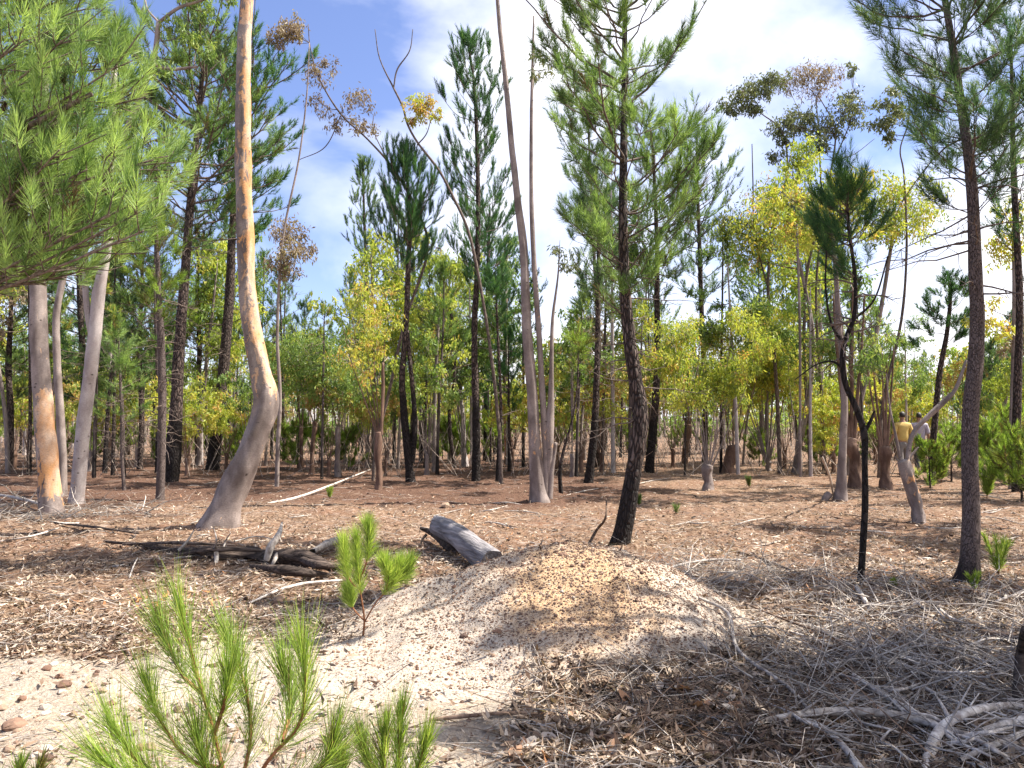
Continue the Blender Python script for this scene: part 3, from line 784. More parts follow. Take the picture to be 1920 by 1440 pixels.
for k in range(46):
    px = random.gauss(1660, 170); py = random.uniform(1120, 1430); a = random.uniform(-0.5, 1.0); L = random.uniform(90, 240) * (py / 1300)
    if px < 1370: continue
    r_ = random.choice([0.004, 0.006, 0.008, 0.011])
    branch_thing([(px, py, 0.01), (px + L * 0.33, py + a * L * 0.22 + random.uniform(-10, 10), 0.06), (px + L * 0.66, py + a * L * 0.4 + random.uniform(-12, 12), 0.08), (px + L, py + a * L * 0.65, 0.02)],
                 [r_, r_ * 1.05, r_ * 0.8, r_ * 0.4], 'bleached forked dead branch tangled in the brushwood at the lower right', tint=random.uniform(0.55, 1.0), sides=6, twigs=random.randint(4, 9), group='dead branches in the brushwood')
for k in range(70):
    px = random.uniform(120, 1860); py = random.uniform(905, 1080)
    if 700 < px < 1300 and py > 1020: continue
    a = random.uniform(-1, 1); L = random.uniform(25, 90)
    branch_thing([(px, py, 0.0), (px + L * 0.5, py + a * L * 0.12 + random.uniform(-3, 3), 0.03), (px + L, py + a * L * 0.25, 0.01)], [0.007, 0.011, 0.005],
                 'thin broken stick on the leaf litter among the trees', mat=random.choice(['stick', 'stick', 'stick_brown']), tint=random.uniform(0.4, 1.0), sides=5, group='sticks on the forest floor')

# short grey log beside the mound, with a dark split piece under it
def log(px0, py0, l0, px1, py1, l1, r0, r1, label, mat='log', parts=()):
    a, b = gp(px0, py0, l0), gp(px1, py1, l1)
    o = root('fallen_log', a, label, 'log')
    t = np.linspace(0, 1, 16)[:, None]
    c_ = a + (b - a) * t + np.array([0, 0, 0.03]) * np.sin(t * 3.1)
    mb = MB(); sides = 22
    tube(mb, c_, np.linspace(r0, r1, 16), sides, 0.6, None, 0.18, 0, 8, cap=False)
    V = mb.v[0].reshape(16, sides, 3)
    # long drying cracks
    for s_ in (2, 7, 11, 16, 19):
        V[:, s_] += (c_ - V[:, s_]) * (0.07 + 0.05 * np.sin(np.arange(16) * 0.8 + s_))[:, None]
    # broken, uneven far end, slightly hollow
    V[-1] += (b - a) / np.linalg.norm(b - a) * (R.random(sides)[:, None] * 0.04)
    V[0] += -(b - a) / np.linalg.norm(b - a) * (R.random(sides)[:, None] * 0.04)
    mb.v[0] = V.reshape(-1, 3)
    link('bark', mb.mesh('bark', M[mat], a), o)
    for end, c0, dr in ((0, a, 1), (15, b, -1)):
        mb2 = MB(); ring = V[end]; ctr = ring.mean(0) + (b - a) / np.linalg.norm(b - a) * 0.025 * dr
        mb2.add(np.vstack([ring, (ring + ctr) / 2, ctr[None]]), [(k, (k + 1) % sides, sides + (k + 1) % sides, sides + k) for k in range(sides)],
                [(sides + k, sides + (k + 1) % sides, 2 * sides) for k in range(sides)], 0.4)
        link('cut_end', mb2.mesh('cut_end', M[mat], a), o)
    return o
log(922, 1058, 0.07, 822, 985, 0.27, 0.135, 0.11, 'short thick grey weathered log leaning beside the mound')
branch_thing([(862, 1035, 0.02), (838, 1018, 0.10), (812, 1000, 0.12), (788, 990, 0.16)], [0.04, 0.07, 0.05, 0.02], 'dark split piece of wood under the short grey log', mat='log_dark', name='wood_chunk', cat='wood', tint=0.5,
             parts=[([(800, 1002, 0.12), (792, 1012, 0.05), (788, 1025, 0.0)], [0.02, 0.015, 0.008], 0.4)])
# long rotten log across the foot of the big gum
def pl(*a): return list(a)
branch_thing([(195, 1014, 0.03), (300, 1027, 0.04), (400, 1036, 0.06), (480, 1040, 0.07), (560, 1050, 0.06), (640, 1068, 0.02)], [0.012, 0.035, 0.05, 0.06, 0.07, 0.03],
             'long dark rotting log lying across the foot of the big leaning gum', mat='log_dark', name='fallen_log', cat='log', tint=0.5, sides=14, lumps=1.3,
             parts=[([(405, 1035, 0.10), (406, 1045, 0.10), (404, 1064, 0.02)], [0.022, 0.024, 0.02], 0.5, 'stick'),
                    ([(335, 1032, 0.08), (350, 1016, 0.16), (364, 994, 0.28)], [0.02, 0.014, 0.006], 0.4, 'stick'),
                    ([(330, 1040, 0.05), (420, 1030, 0.16), (520, 1034, 0.12)], [0.012, 0.03, 0.01], 0.6),
                    ([(230, 1020, 0.05), (330, 1018, 0.12), (440, 1022, 0.12)], [0.008, 0.022, 0.008], 0.9),
                    ([(402, 1030, 0.1), (406, 1012, 0.24), (401, 990, 0.38)], [0.014, 0.01, 0.004], 0.45, 'stick'),
                    ([(418, 1030, 0.1), (424, 1012, 0.2), (432, 1000, 0.28)], [0.012, 0.008, 0.004], 0.4, 'stick'),
                    ([(500, 1050, 0.08), (508, 1026, 0.22), (522, 1004, 0.32), (529, 980, 0.42)], [0.03, 0.04, 0.03, 0.012], 0.6, 'stick'),
                    ([(520, 1040, 0.12), (514, 1052, 0.08), (508, 1066, 0.01)], [0.026, 0.018, 0.010], 0.45, 'stick'),
                    ([(440, 1015, 0.12), (480, 1006, 0.16), (520, 1012, 0.14)], [0.009, 0.008, 0.004], 0.45, 'stick'),
                    ([(470, 1060, 0.06), (540, 1070, 0.09), (620, 1078, 0.03)], [0.02, 0.05, 0.02], 0.4),
                    ([(560, 1046, 0.08), (600, 1060, 0.12), (660, 1060, 0.05)], [0.03, 0.045, 0.01], 0.7)])
branch_thing([(585, 1035, 0.05), (612, 1022, 0.1), (640, 1010, 0.08)], [0.04, 0.05, 0.03], 'bleached grey wood chunk behind the bright seedling', name='wood_chunk', cat='wood', tint=0.35, lumps=0.9)
branch_thing([(60, 975, 0.0), (150, 985, 0.03), (260, 1000, 0.03)], [0.012, 0.02, 0.012], 'thin dark branch in the shadow left of the big gum', mat='log_dark', tint=0.6)

# ------------------------------------------------------------------ trees
def trunk_pts(poly, d, n=None, depth_drift=0.0):
    """poly: (px, py, width_px); depth drifts linearly along the stem"""
    pts, rad = [], []
    for k, (px, py, w) in enumerate(poly):
        dd = d + depth_drift * k / max(1, len(poly) - 1)
        pts.append(P(px, py, dd)); rad.append(w * 0.44 * dd / F)
    pts = np.array(pts); n = n or max(14, len(poly) * 6)
    c_ = catmull(pts, n)
    r = np.interp(np.linspace(0, len(poly) - 1, len(c_)), np.arange(len(poly)), rad)
    return c_, r
def depth_of(poly):
    return D(poly[0][1])
def snap_base(c_, r):
    g0 = float(gz(c_[0][0], c_[0][1]))
    c_ = c_.copy(); c_[0][2] = g0 - 0.02
    low = c_[0] - np.array([0, 0, 0.28]) - (c_[1] - c_[0]) * np.array([0.4, 0.4, 0])
    return np.vstack([low[None], c_]), np.r_[r[0] * 1.12, r]
def char_fn(z0, amt=1.0, fade=0.5):
    return lambda V, N: amt * np.clip((z0 - V[:, 2]) / fade + 0.5, 0, 1)
def peel_fn(z0, z1, amt=0.8, side=0.0, base=0.0):
    def f(V, N):
        z = V[:, 2]
        a = np.clip((z - z0) / 0.3, 0, 1) * np.clip((z1 - z) / 0.4, 0, 1)
        return base + amt * a * (1 + side * N[:, 0])
    return f

def pine(poly, label, crown, cat='tree', name='pine_tree', d=None, mat='pine_dark', bark='pine_bark', nb=60, K=60, nl=0.14, nw=0.006, up=0.5, dead=None,
         char=1.0, shoot=0.22, sub=0.22, group=None, extra=(), tint=0.5, seed=1, side_view=None, curve=0.0, tvar=0.26, sides=12, a0=0.95, leader=True, flare=0.35, elev=0.25):
    """crown: list of (py, radius_px) from low to high, dead: (py_low, py_high, n, length_m) bare branches"""
    rr = np.random.default_rng(seed)
    d = d or depth_of(poly)
    c_, r = trunk_pts(poly, d); c_, r = snap_base(c_, r)
    base = c_[1].copy(); base[2] += 0.02
    o = root(name, base, label, cat, group)
    mb = MB(); tube(mb, c_, r, sides, 0.5, char_fn(char, 1.0), 0.12, flare, seed)
    for ex in extra:
        e, er = trunk_pts(ex, d); tube(mb, e, er, sides, 0.5, char_fn(char, 1.0), 0.12, 0, seed + 3)
    link('trunk', mb.mesh('trunk', M[bark], base), o)
    scale = d / F
    zs = c_[:, 2]
    cz = np.array([P(960, py, d)[2] for py, _ in crown]); cr = np.array([w * scale for _, w in crown])
    bm = MB(); B0, AX = [], []
    sa, sb, sra = [], [], []
    z_lo, z_hi = cz[0], cz[-1]
    for k in range(nb):
        u = (k + rr.random()) / nb
        z = z_lo + (z_hi - z_lo) * u
        z = z_lo + round((z - z_lo) / 0.32) * 0.32 + rr.normal() * 0.05 if d < 14 else z
        z = min(max(z, z_lo), z_hi)
        i0 = min(int(np.searchsorted(zs, z)), len(c_) - 1)
        p0 = c_[i0] if z <= zs[-1] else c_[-1]
        p0 = np.array([p0[0], p0[1], min(z, zs[-1])])
        Lb = float(np.interp(z, cz, cr)) * rr.uniform(0.4, 1.2)
        if Lb < 0.05: continue
        az = rr.random() * 6.283
        el = elev + 0.35 * u + rr.normal() * 0.15
        dirh = np.array([math.cos(az), math.sin(az), 0])
        t = np.linspace(0, 1, 7)[:, None]
        droop = up * Lb * 0.45
        pts = p0 + dirh * Lb * t * math.cos(el) + np.array([0, 0, 1.0]) * (Lb * math.sin(el) * t + droop * t ** 2)
        pts = pts + np.cumsum(rr.normal(size=(7, 3)) * Lb * 0.022, 0) * (t > 0)
        rb = max(0.006, min(0.035, Lb * 0.013))
        tube(bm, pts, np.linspace(rb, rb * 0.35, 7), 5, 0.5, cap=False)
        tg = nrm(np.gradient(pts, axis=0))
        ns = max(2, int(Lb / sub * 1.5))
        ts = rr.uniform(0.3, 1.0, ns); idx = ts * 6
        ii = np.floor(idx).astype(int).clip(0, 5); fr = (idx - ii)[:, None]
        bp = pts[ii] * (1 - fr) + pts[ii + 1] * fr; bt = tg[ii]
        sidev = nrm(np.cross(bt, [0, 0, 1.0])) * rr.choice([-1, 1], ns)[:, None]
        dv = nrm(bt * 0.7 + sidev * rr.uniform(0.3, 1.0, ns)[:, None] + np.array([0, 0, 1.0]) * rr.uniform(0.1, 1.0, ns)[:, None] * up + rr.normal(size=(ns, 3)) * 0.12)
        ls = rr.uniform(0.25, 1.0, ns) * min(0.75, 0.12 + Lb * 0.3) * (1.15 - ts * 0.6)
        e = bp + dv * ls[:, None]
        sa.append(bp); sb.append(e); sra.append(np.full(ns, rb * 0.4))
        ax = nrm(dv + np.array([0, 0, 1.0]) * up * 0.9)
        B0.append(e - ax * shoot * 0.3); AX.append(ax)
        # second shoot along the sub-branch
        B0.append(bp + dv * ls[:, None] * 0.4); AX.append(nrm(dv + np.array([0, 0, 1.0]) * up * 0.5 + rr.normal(size=(ns, 3)) * 0.3))
        B0.append(pts[-1:] - tg[-1:] * shoot * 0.5); AX.append(nrm(tg[-1:] + np.array([[0, 0, up]])))
    if leader:
        tp = c_[-1]; m_ = 7
        off = rr.normal(size=(m_, 3)) * np.array([0.07, 0.07, 0.12])
        B0.append(tp + off - np.array([0, 0, 0.15])); AX.append(nrm(np.array([[0, 0, 1.0]]) + off * 2.5))
    if B0:
        B = np.concatenate(B0); A = np.concatenate(AX)
        sticks(bm, np.concatenate(sa), np.concatenate(sb), np.concatenate(sra), 0.003, 0.5, 0.05)
        tn = np.clip(tint + rr.normal(size=len(B)) * tvar, 0, 1)
        nm = MB(); needles(nm, B, A, shoot, K, nl, nw, a0, 0.25, tn, curve)
        link('crown', nm.mesh('crown', M[mat], base, False), o)
    if dead:
        z1, z2 = P(960, dead[0], d)[2], P(960, dead[1], d)[2]
        dl = []
        for k in range(dead[2]):
            z = rr.uniform(z1, z2); i0 = min(int(np.searchsorted(zs, z)), len(c_) - 1); p0 = c_[i0]
            az = rr.random() * 6.283; L = dead[3] * rr.uniform(0.4, 1.1); t = np.linspace(0, 1, 6)[:, None]
            pts = p0 + np.array([math.cos(az), math.sin(az), rr.uniform(-0.25, 0.35)]) * L * t + np.array([0, 0, 1]) * L * rr.uniform(-0.35, 0.15) * t ** 2
            pts += np.cumsum(rr.normal(size=(6, 3)) * L * 0.03, 0) * (t > 0)
            tube(bm, pts, np.linspace(0.010, 0.003, 6), 5, 0.75, cap=False)
            m_ = 5; kk = rr.integers(1, 6, m_)
            dl.append((pts[kk], pts[kk] + nrm(rr.normal(size=(m_, 3)) + (pts[-1] - pts[0]) / L) * L * 0.3))
        sticks(bm, np.concatenate([a for a, b in dl]), np.concatenate([b for a, b in dl]), 0.004, 0.0015, 0.7, 0.12)
    link('branches', bm.mesh('branches', M['branch'], base), o)
    return o

def clump_leaves(mb, c0, r, n, L, w, tint, rr, hang=0.9, flat=0.75, tv=0.16):
    m_ = max(3, int(n / 22))
    cc = c0 + rdir(m_) * r * (rr.random((m_, 1)) ** 0.45) * np.array([1, 1, flat])
    per = int(n / m_)
    p = np.repeat(cc, per, 0) + rr.normal(size=(m_ * per, 3)) * r * 0.17
    d = nrm(rr.normal(size=(len(p), 3)) * 0.62 + np.array([0, 0, -hang]))
    tn = np.repeat(np.clip(tint + rr.normal(size=m_) * tv, 0, 1), per) + rr.normal(size=len(p)) * 0.1
    leaves(mb, p, d, L * (0.65 + 0.6 * rr.random(len(p))), w * (0.7 + 0.5 * rr.random(len(p))), np.clip(tn, 0, 1))
    return cc
def euc(stems, label, clumps, name='eucalyptus_tree', cat='tree', d=None, mat='euc_green', bark='euc_bark', leaf=(0.12, 0.028), dens=1.0, peel=None, group=None,
        seed=1, tint=0.45, sides=14, flare=0.3, hang=0.9, tv=0.16, sparse_branch='branch', lump=0.12, stem_names=None, tint_bark=0.5, drift=0.0, flat=0.75):
    """stems: list of px polylines (first touches the ground); clumps: (px, py, r_px, depth offset m)"""
    rr = np.random.default_rng(seed)
    d = d or depth_of(stems[0])
    allp = []
    base = None; o = None
    tb = MB()
    for k, poly in enumerate(stems):
        c_, r = trunk_pts(poly, d, depth_drift=drift)
        if k == 0:
            c_, r = snap_base(c_, r); base = c_[1].copy(); base[2] += 0.02
            o = root(name, base, label, cat, group)
        tube(tb, c_, r, sides if r.max() > 0.02 else 6, tint_bark, peel, lump, flare if k == 0 else 0, seed + k)
        if stem_names and k == 0:
            link('trunk', tb.mesh('trunk', M[bark], base), o); tb = MB()
        elif stem_names:
            link('stem', tb.mesh('stem', M[bark], base), o); tb = MB()
        allp.append(np.hstack([c_, r[:, None]]))
    if not stem_names: link('trunk', tb.mesh('trunk', M[bark], base), o)
    A = np.vstack(allp)
    bm, lm = MB(), MB()
    for (px, py, rp, dd) in clumps:
        c0 = P(px, py, d + dd); rw = rp * (d + dd) / F
        # attach to the nearest stem point that lies lower
        lowm = A[:, 2] < c0[2] - rw * 0.3
        S = A[lowm] if lowm.any() else A[-3:]
        dist = np.linalg.norm(S[:, :3] - c0, axis=1) + np.clip(S[:, 2] - (c0[2] - rw * 0.3), 0, None) * 3
        a = S[np.argmin(dist)]
        s0 = a[:3]; L = np.linalg.norm(c0 - s0)
        t = np.linspace(0, 1, 8)[:, None]
        mid = s0 + (c0 - s0) * 0.5 + np.array([0, 0, -0.12 * L]) + rr.normal(size=3) * L * 0.09
        pts = (1 - t) ** 2 * s0 + 2 * t * (1 - t) * mid + t ** 2 * c0
        r0 = min(a[3] * 0.6, max(0.008, 0.011 * L + 0.006)); 
        tube(bm, pts, np.linspace(r0, 0.005, 8), 6, 0.6, cap=False)
        n = int(dens * 1700 * rw ** 1.9 / (leaf[0] * leaf[1] / 0.0034))
        cc = clump_leaves(lm, c0, rw, max(20, n), leaf[0], leaf[1], tint, rr, hang, flat, tv)
        k_ = rr.integers(4, 8, len(cc))
        sticks(bm, pts[k_], cc, 0.005, 0.002, 0.6, 0.1)
    if clumps:
        link('branches', bm.mesh('branches', M[sparse_branch], base), o)
        link('crown', lm.mesh('crown', M[mat], base, False), o)
    return o
def fill(cx, cy, rx, ry, n, r0, r1, seed, dd=1.0):
    r_ = random.Random(seed); out = []
    for _ in range(n):
        a = r_.random() * 6.283; q_ = math.sqrt(r_.random())
        out.append((cx + rx * q_ * math.cos(a), cy + ry * q_ * math.sin(a), r_.uniform(r0, r1), r_.uniform(-dd, dd)))
    return out

# --- the big leaning gum
euc([[(410, 992, 84), (424, 950, 66), (452, 885, 57), (476, 830, 52), (495, 780, 50), (499, 742, 48), (487, 690, 42), (473, 620, 38), (464, 540, 37), (461, 450, 36), (458, 350, 33), (456, 230, 31), (457, 110, 29), (462, 0, 28), (470, -160, 25), (476, -330, 20), (480, -480, 14)]],
    'big leaning gum with patchy orange and grey bark and a bend low down', fill(520, -480, 260, 140, 12, 50, 80, 5, 1.5), peel=peel_fn(1.7, 12, 0.42, 0.9, 0.04), seed=21, flare=0.25, lump=0.2, sides=28, dens=1.0)
# --- two gums on the left
euc([[(97, 962, 46), (92, 900, 42), (85, 820, 40), (78, 720, 36), (73, 620, 34), (71, 520, 31), (74, 400, 27), (80, 250, 22), (85, 60, 16)]],
    'straight grey gum with a long orange strip of bare bark on the left', fill(90, 40, 120, 90, 6, 30, 50, 8), peel=peel_fn(0.15, 2.15, 0.75, 0.9), seed=22, flare=0.15, sides=20)
euc([[(143, 945, 30), (150, 870, 29), (158, 790, 28), (168, 710, 27), (176, 640, 27), (184, 560, 25), (195, 490, 22), (203, 430, 20), (208, 300, 15), (215, 120, 11)], [(176, 645, 14), (166, 600, 13), (160, 540, 12), (158, 450, 10), (150, 330, 8)]],
    'smooth whitish grey gum with a low fork behind the orange one', fill(215, 120, 90, 80, 5, 25, 45, 9), bark='euc_bark_white', seed=23, flare=0.15, peel=peel_fn(0.2, 0.9, 0.15))
# --- white forked gum crown high on the left (its branch shows against the sky)
euc([[(118, 868, 18), (112, 760, 16), (106, 650, 15), (110, 560, 14), (150, 420, 13), (230, 260, 12), (285, 120, 11), (298, 40, 10)], [(285, 120, 9), (320, 130, 7), (370, 125, 5)], [(298, 42, 8), (335, 15, 7), (380, 0, 5), (420, -20, 4)], [(298, 42, 5), (278, 20, 4), (272, 0, 3)]],
    'slim gum with a white forked top against the blue sky', [(345, 60, 34, 0), (372, 75, 26, 0.3), (320, 50, 22, 0), (385, 20, 26, 0.4), (430, 0, 16, 0.3), (360, -20, 40, 0), (395, 100, 20, 0), (330, 110, 24, .5)],
    mat='euc_green', bark='euc_bark', seed=24, dens=1.8, tint=0.5, d=15)
# --- double pale gum in the centre
euc([[(1012, 942, 44), (1008, 910, 34), (1004, 850, 28), (1001, 790, 25), (996, 710, 23), (989, 630, 21), (985, 550, 19), (982, 470, 18), (970, 370, 15), (958, 260, 13), (948, 150, 11), (936, 40, 9), (929, -60, 8), (925, -180, 6)],
     [(1020, 930, 20), (1024, 880, 16), (1022, 820, 14), (1016, 720, 13), (1010, 620, 12), (1000, 470, 11), (996, 330, 9), (997, 180, 7), (1001, 30, 4)],
     [(1026, 900, 12), (1030, 850, 18), (1030, 800, 22), (1033, 755, 14), (1034, 690, 9), (1036, 600, 7), (1046, 520, 4), (1050, 450, 1)],
     [(1030, 935, 14), (1034, 880, 12), (1042, 830, 9)]],
    'tall pale gum in the centre with several stems from one swollen base', [(1050, 470, 26, 0), (1062, 500, 24, .2), (1008, 100, 24, 0), (1022, 130, 28, 0.2), (1000, 140, 16, 0), (1050, 115, 22, 0.4)] + fill(960, -250, 190, 110, 12, 50, 70, 44, 1.5), peel=peel_fn(0.7, 1.5, 0.35, 0.3), mat='euc_grey', seed=25, flare=0.1, sides=16, stem_names=True, dens=0.9)  # last clump fill is unseen above the frame, added to shade the left ground
# --- main dark pine in the middle right
pine([(1160, 1027, 40), (1172, 975, 36), (1185, 900, 34), (1196, 830, 34), (1199, 770, 33), (1190, 710, 30), (1180, 640, 27), (1173, 560, 24), (1169, 470, 21), (1168, 370, 18), (1170, 250, 15), (1171, 130, 12), (1172, 0, 10), (1175, -200, 8), (1172, -400, 6), (1176, -560, 3)],
     'dark furrowed pine with a wavy trunk behind the mound', [(600, 60), (520, 110), (450, 140), (380, 175), (290, 205), (200, 200), (100, 185), (0, 180), (-120, 190), (-260, 190), (-400, 150), (-500, 90), (-570, 25)],  # crown above the frame is widened to throw shade around the log
     mat='pine_near', nb=128, K=60, nl=0.145, nw=0.0062, up=0.75, dead=(800, 420, 34, 0.7), char=0.9, shoot=0.2, sub=0.24, seed=31, tint=0.5, sides=20, flare=0.25, a0=1.0)
# --- right hand tree with the charred foot
pine([(1812, 1098, 50), (1818, 1050, 38), (1820, 960, 34), (1818, 860, 33), (1820, 760, 31), (1829, 680, 30), (1833, 600, 28), (1829, 500, 27), (1825, 400, 24), (1818, 310, 21), (1803, 200, 18), (1788, 100, 15), (1770, -20, 12), (1760, -150, 10), (1752, -350, 7), (1756, -520, 3)],
     'straight purplish trunked pine with a charred foot at the right', [(400, 90), (320, 150), (230, 160), (140, 150), (60, 170), (-60, 190), (-200, 200), (-340, 170), (-450, 90), (-530, 25)],  # unseen top extended upward so its shade lands behind the mound
     mat='pine_blue', bark='pine_bark_grey', nb=122, K=58, nl=0.13, nw=0.0052, up=0.7, dead=(560, 250, 16, 1.0), char=0.22, shoot=0.24, sub=0.18, seed=32, tint=0.42, sides=20, flare=0.3, a0=1.0)
# --- slim charred sapling pine
pine([(1613, 1098, 14), (1618, 1020, 14), (1622, 940, 14), (1621, 870, 13), (1620, 812, 14), (1605, 765, 12), (1587, 725, 12), (1580, 685, 12), (1584, 640, 11), (1602, 590, 9), (1603, 520, 8), (1592, 430, 7), (1585, 340, 5), (1583, 315, 3)],
     'slim crooked charred sapling with a dark green spire', [(520, 60), (470, 85), (420, 70), (370, 30), (330, 12)], name='pine_tree', mat='pine_dark', nb=44, K=60, nl=0.10, nw=0.004, up=0.8,
     extra=[[(1620, 812, 8), (1632, 790, 7), (1640, 770, 4)], [(1580, 690, 6), (1560, 678, 4), (1530, 684, 3), (1490, 712, 2)], [(1588, 650, 7), (1560, 610, 5), (1548, 540, 4), (1550, 470, 3)], [(1600, 600, 6), (1640, 560, 4), (1665, 480, 3)]],
     dead=(700, 520, 18, 0.55), char=3.0, shoot=0.2, sub=0.14, seed=33, tint=0.35, flare=0.1, d=6.9)
# --- dark pines standing in the left half
pine([(320, 906, 28), (324, 860, 34), (328, 800, 28), (332, 730, 24), (337, 640, 22), (345, 540, 20), (353, 430, 18), (362, 330, 15), (372, 220, 11), (380, 140, 8)], 'leaning pine with a blackened trunk left of the big gum',
     [(470, 90), (400, 150), (320, 190), (240, 200), (180, 180), (130, 120), (110, 40)], mat='pine_near', nb=84, K=44, nl=0.16, nw=0.013, up=0.6, dead=(700, 420, 30, 1.0), char=1.6, shoot=0.3, sub=0.28, seed=34, tint=0.38)
pine([(397, 882, 26), (405, 820, 25), (413, 750, 24), (422, 660, 22), (430, 560, 20), (434, 470, 17), (440, 380, 15), (450, 280, 11), (470, 180, 8), (480, 140, 5)], 'black pine leaning right behind the big gum',
     [(480, 60), (400, 110), (320, 140), (230, 150), (170, 120), (130, 60)], mat='pine_dark', nb=70, K=38, nl=0.17, nw=0.016, up=0.6, dead=(700, 460, 26, 1.1), char=2.2, shoot=0.3, sub=0.3, seed=35, tint=0.55)
pine([(300, 936, 16), (302, 880, 17), (304, 800, 17), (304, 720, 16), (302, 640, 15), (298, 570, 12), (296, 500, 9), (293, 430, 6)], 'slender grey brown pine with bare side twigs at the left',
     [(600, 25), (540, 60), (480, 70), (430, 30)], mat='pine_bright', bark='pine_bark_grey', nb=26, K=46, nl=0.14, nw=0.007, up=0.4, dead=(850, 560, 46, 0.8), char=-1, shoot=0.25, seed=36, tint=0.3)
pine([(233, 922, 7), (229, 860, 7), (228, 790, 6), (225, 700, 5), (222, 620, 3)], 'thin wispy sapling between the white gum and the slender pine',
     [(800, 30), (740, 60), (680, 55), (620, 20)], name='pine_sapling', mat='pine_near', bark='pine_bark_grey', nb=26, K=40, nl=0.13, nw=0.007, up=0.3, char=-1, shoot=0.24, seed=37, tint=0.6, dead=(880, 760, 12, 0.5))
# --- pines in the middle
pine([(770, 905, 19), (764, 840, 17), (757, 770, 15), (754, 710, 13), (758, 650, 12), (763, 580, 12), (765, 500, 11), (768, 440, 10), (765, 360, 7), (762, 300, 5)], 'twin stemmed black pine with upright dark green brushes',
     [(520, 55), (470, 90), (420, 85), (370, 60), (320, 30), (290, 12)], nb=62, K=56, nl=0.15, nw=0.010, up=1.25, extra=[[(772, 868, 12), (778, 800, 11), (774, 730, 10), (768, 670, 9), (764, 620, 9)]], dead=(700, 520, 14, 0.9), char=2.2, shoot=0.36, sub=0.24, seed=38, tint=0.36, a0=0.6)
pine([(892, 902, 18), (893, 840, 17), (892, 760, 16), (890, 680, 14), (890, 600, 13), (894, 520, 12), (896, 430, 11), (896, 330, 9), (893, 230, 8), (888, 150, 6), (878, 85, 4)], 'tallest narrow dark pine left of the pale gum in the centre',
     [(560, 40), (480, 70), (400, 75), (300, 72), (230, 75), (180, 62), (130, 40), (90, 16), (70, 8)], nb=92, K=52, nl=0.15, nw=0.010, up=1.15, dead=(720, 560, 12, 0.9), char=2.0, shoot=0.34, sub=0.26, seed=39, tint=0.38, a0=0.65)
pine([(911, 862, 13), (912, 780, 12), (913, 690, 11), (913, 600, 10), (915, 500, 8), (918, 400, 5)], 'dark pine close behind the tallest narrow pine',
     [(600, 50), (520, 80), (450, 70), (400, 30)], nb=44, K=44, nl=0.16, nw=0.013, up=0.9, char=3, shoot=0.34, sub=0.32, seed=40, tint=0.4, a0=0.7)
pine([(932, 903, 8), (936, 830, 8), (939, 760, 7), (936, 680, 6), (932, 600, 5), (930, 520, 4)], 'pole thin pine just left of the pale central gum',
     [(620, 25), (560, 45), (520, 20)], nb=24, K=48, nl=0.14, nw=0.010, up=0.9, char=1.5, shoot=0.3, seed=41, tint=0.45, dead=(800, 620, 10, 0.5))
pine([(1103, 906, 19), (1110, 850, 17), (1116, 780, 16), (1119, 700, 13), (1121, 610, 11), (1122, 520, 9), (1122, 430, 7), (1120, 340, 4)], 'straight dark pine between the pale gum and the wavy pine',
     [(600, 50), (520, 90), (440, 90), (380, 60), (330, 20)], mat='pine_blue', nb=56, K=46, nl=0.15, nw=0.010, up=0.7, dead=(760, 560, 24, 0.9), char=1.7, shoot=0.3, sub=0.28, seed=42, tint=0.45)
pine([(1217, 884, 20), (1223, 820, 18), (1230, 740, 16), (1233, 660, 14), (1232, 570, 12), (1232, 470, 10), (1228, 360, 8), (1222, 250, 5)], 'leaning dark pine just right of the wavy pine trunk',
     [(560, 70), (480, 110), (400, 120), (320, 100), (250, 40)], mat='pine_near', nb=66, K=44, nl=0.16, nw=0.011, up=0.6, dead=(800, 540, 30, 1.1), char=1.6, shoot=0.32, sub=0.3, seed=43, tint=0.4)
pine([(1052, 925, 8), (1050, 885, 8), (1058, 840, 6), (1072, 790, 5), (1082, 730, 4), (1085, 650, 3)], 'thin bent sapling right of the pale central gum', [(700, 20), (650, 35), (620, 15)], name='pine_sapling', mat='pine_bright', nb=14, K=44, nl=0.12, nw=0.007, up=0.5, seed=44, char=0.6, tint=0.3)
pine([(700, 840, 8), (698, 700, 8), (690, 560, 7), (684, 440, 6), (681, 340, 4), (680, 310, 3)], 'narrow distant pine with a bare lower stem left of the twin pine', [(500, 30), (430, 42), (370, 34), (330, 16), (305, 8)], nb=44, K=40, nl=0.16, nw=0.018, up=1.1, seed=45, char=-1, tint=0.5, shoot=0.4, sub=0.35, a0=0.6, mat='pine_blue', d=30)
pine([(1322, 852, 12), (1322, 740, 11), (1316, 600, 10), (1312, 470, 9), (1308, 360, 7), (1306, 260, 4)], 'feathery pine filling the sky right of the wavy pine', [(600, 60), (480, 90), (380, 80), (300, 60), (250, 20)], nb=60, K=40, nl=0.18, nw=0.016, up=0.8, seed=46, char=-1, tint=0.5, shoot=0.4, sub=0.4, mat='pine_blue', d=27)
pine([(1745, 900, 14), (1752, 800, 13), (1762, 700, 11), (1776, 620, 9), (1782, 560, 7), (1780, 530, 4)], 'small dark topped pine left of the right trunk', [(660, 50), (610, 60), (560, 45), (535, 15)], nb=30, K=48, nl=0.14, nw=0.010, up=0.6, seed=47, char=1, tint=0.3, d=18)
pine([(1905, 870, 18), (1908, 720, 16), (1912, 560, 14), (1905, 420, 13), (1900, 300, 11), (1898, 180, 8), (1895, 60, 5)], 'dark pine at the right edge behind the right trunk', [(480, 60), (380, 90), (280, 120), (180, 110), (90, 80), (30, 30)], nb=60, K=46, nl=0.16, nw=0.010, up=0.6, seed=48, char=1, tint=0.35, shoot=0.32, sub=0.3, d=16)
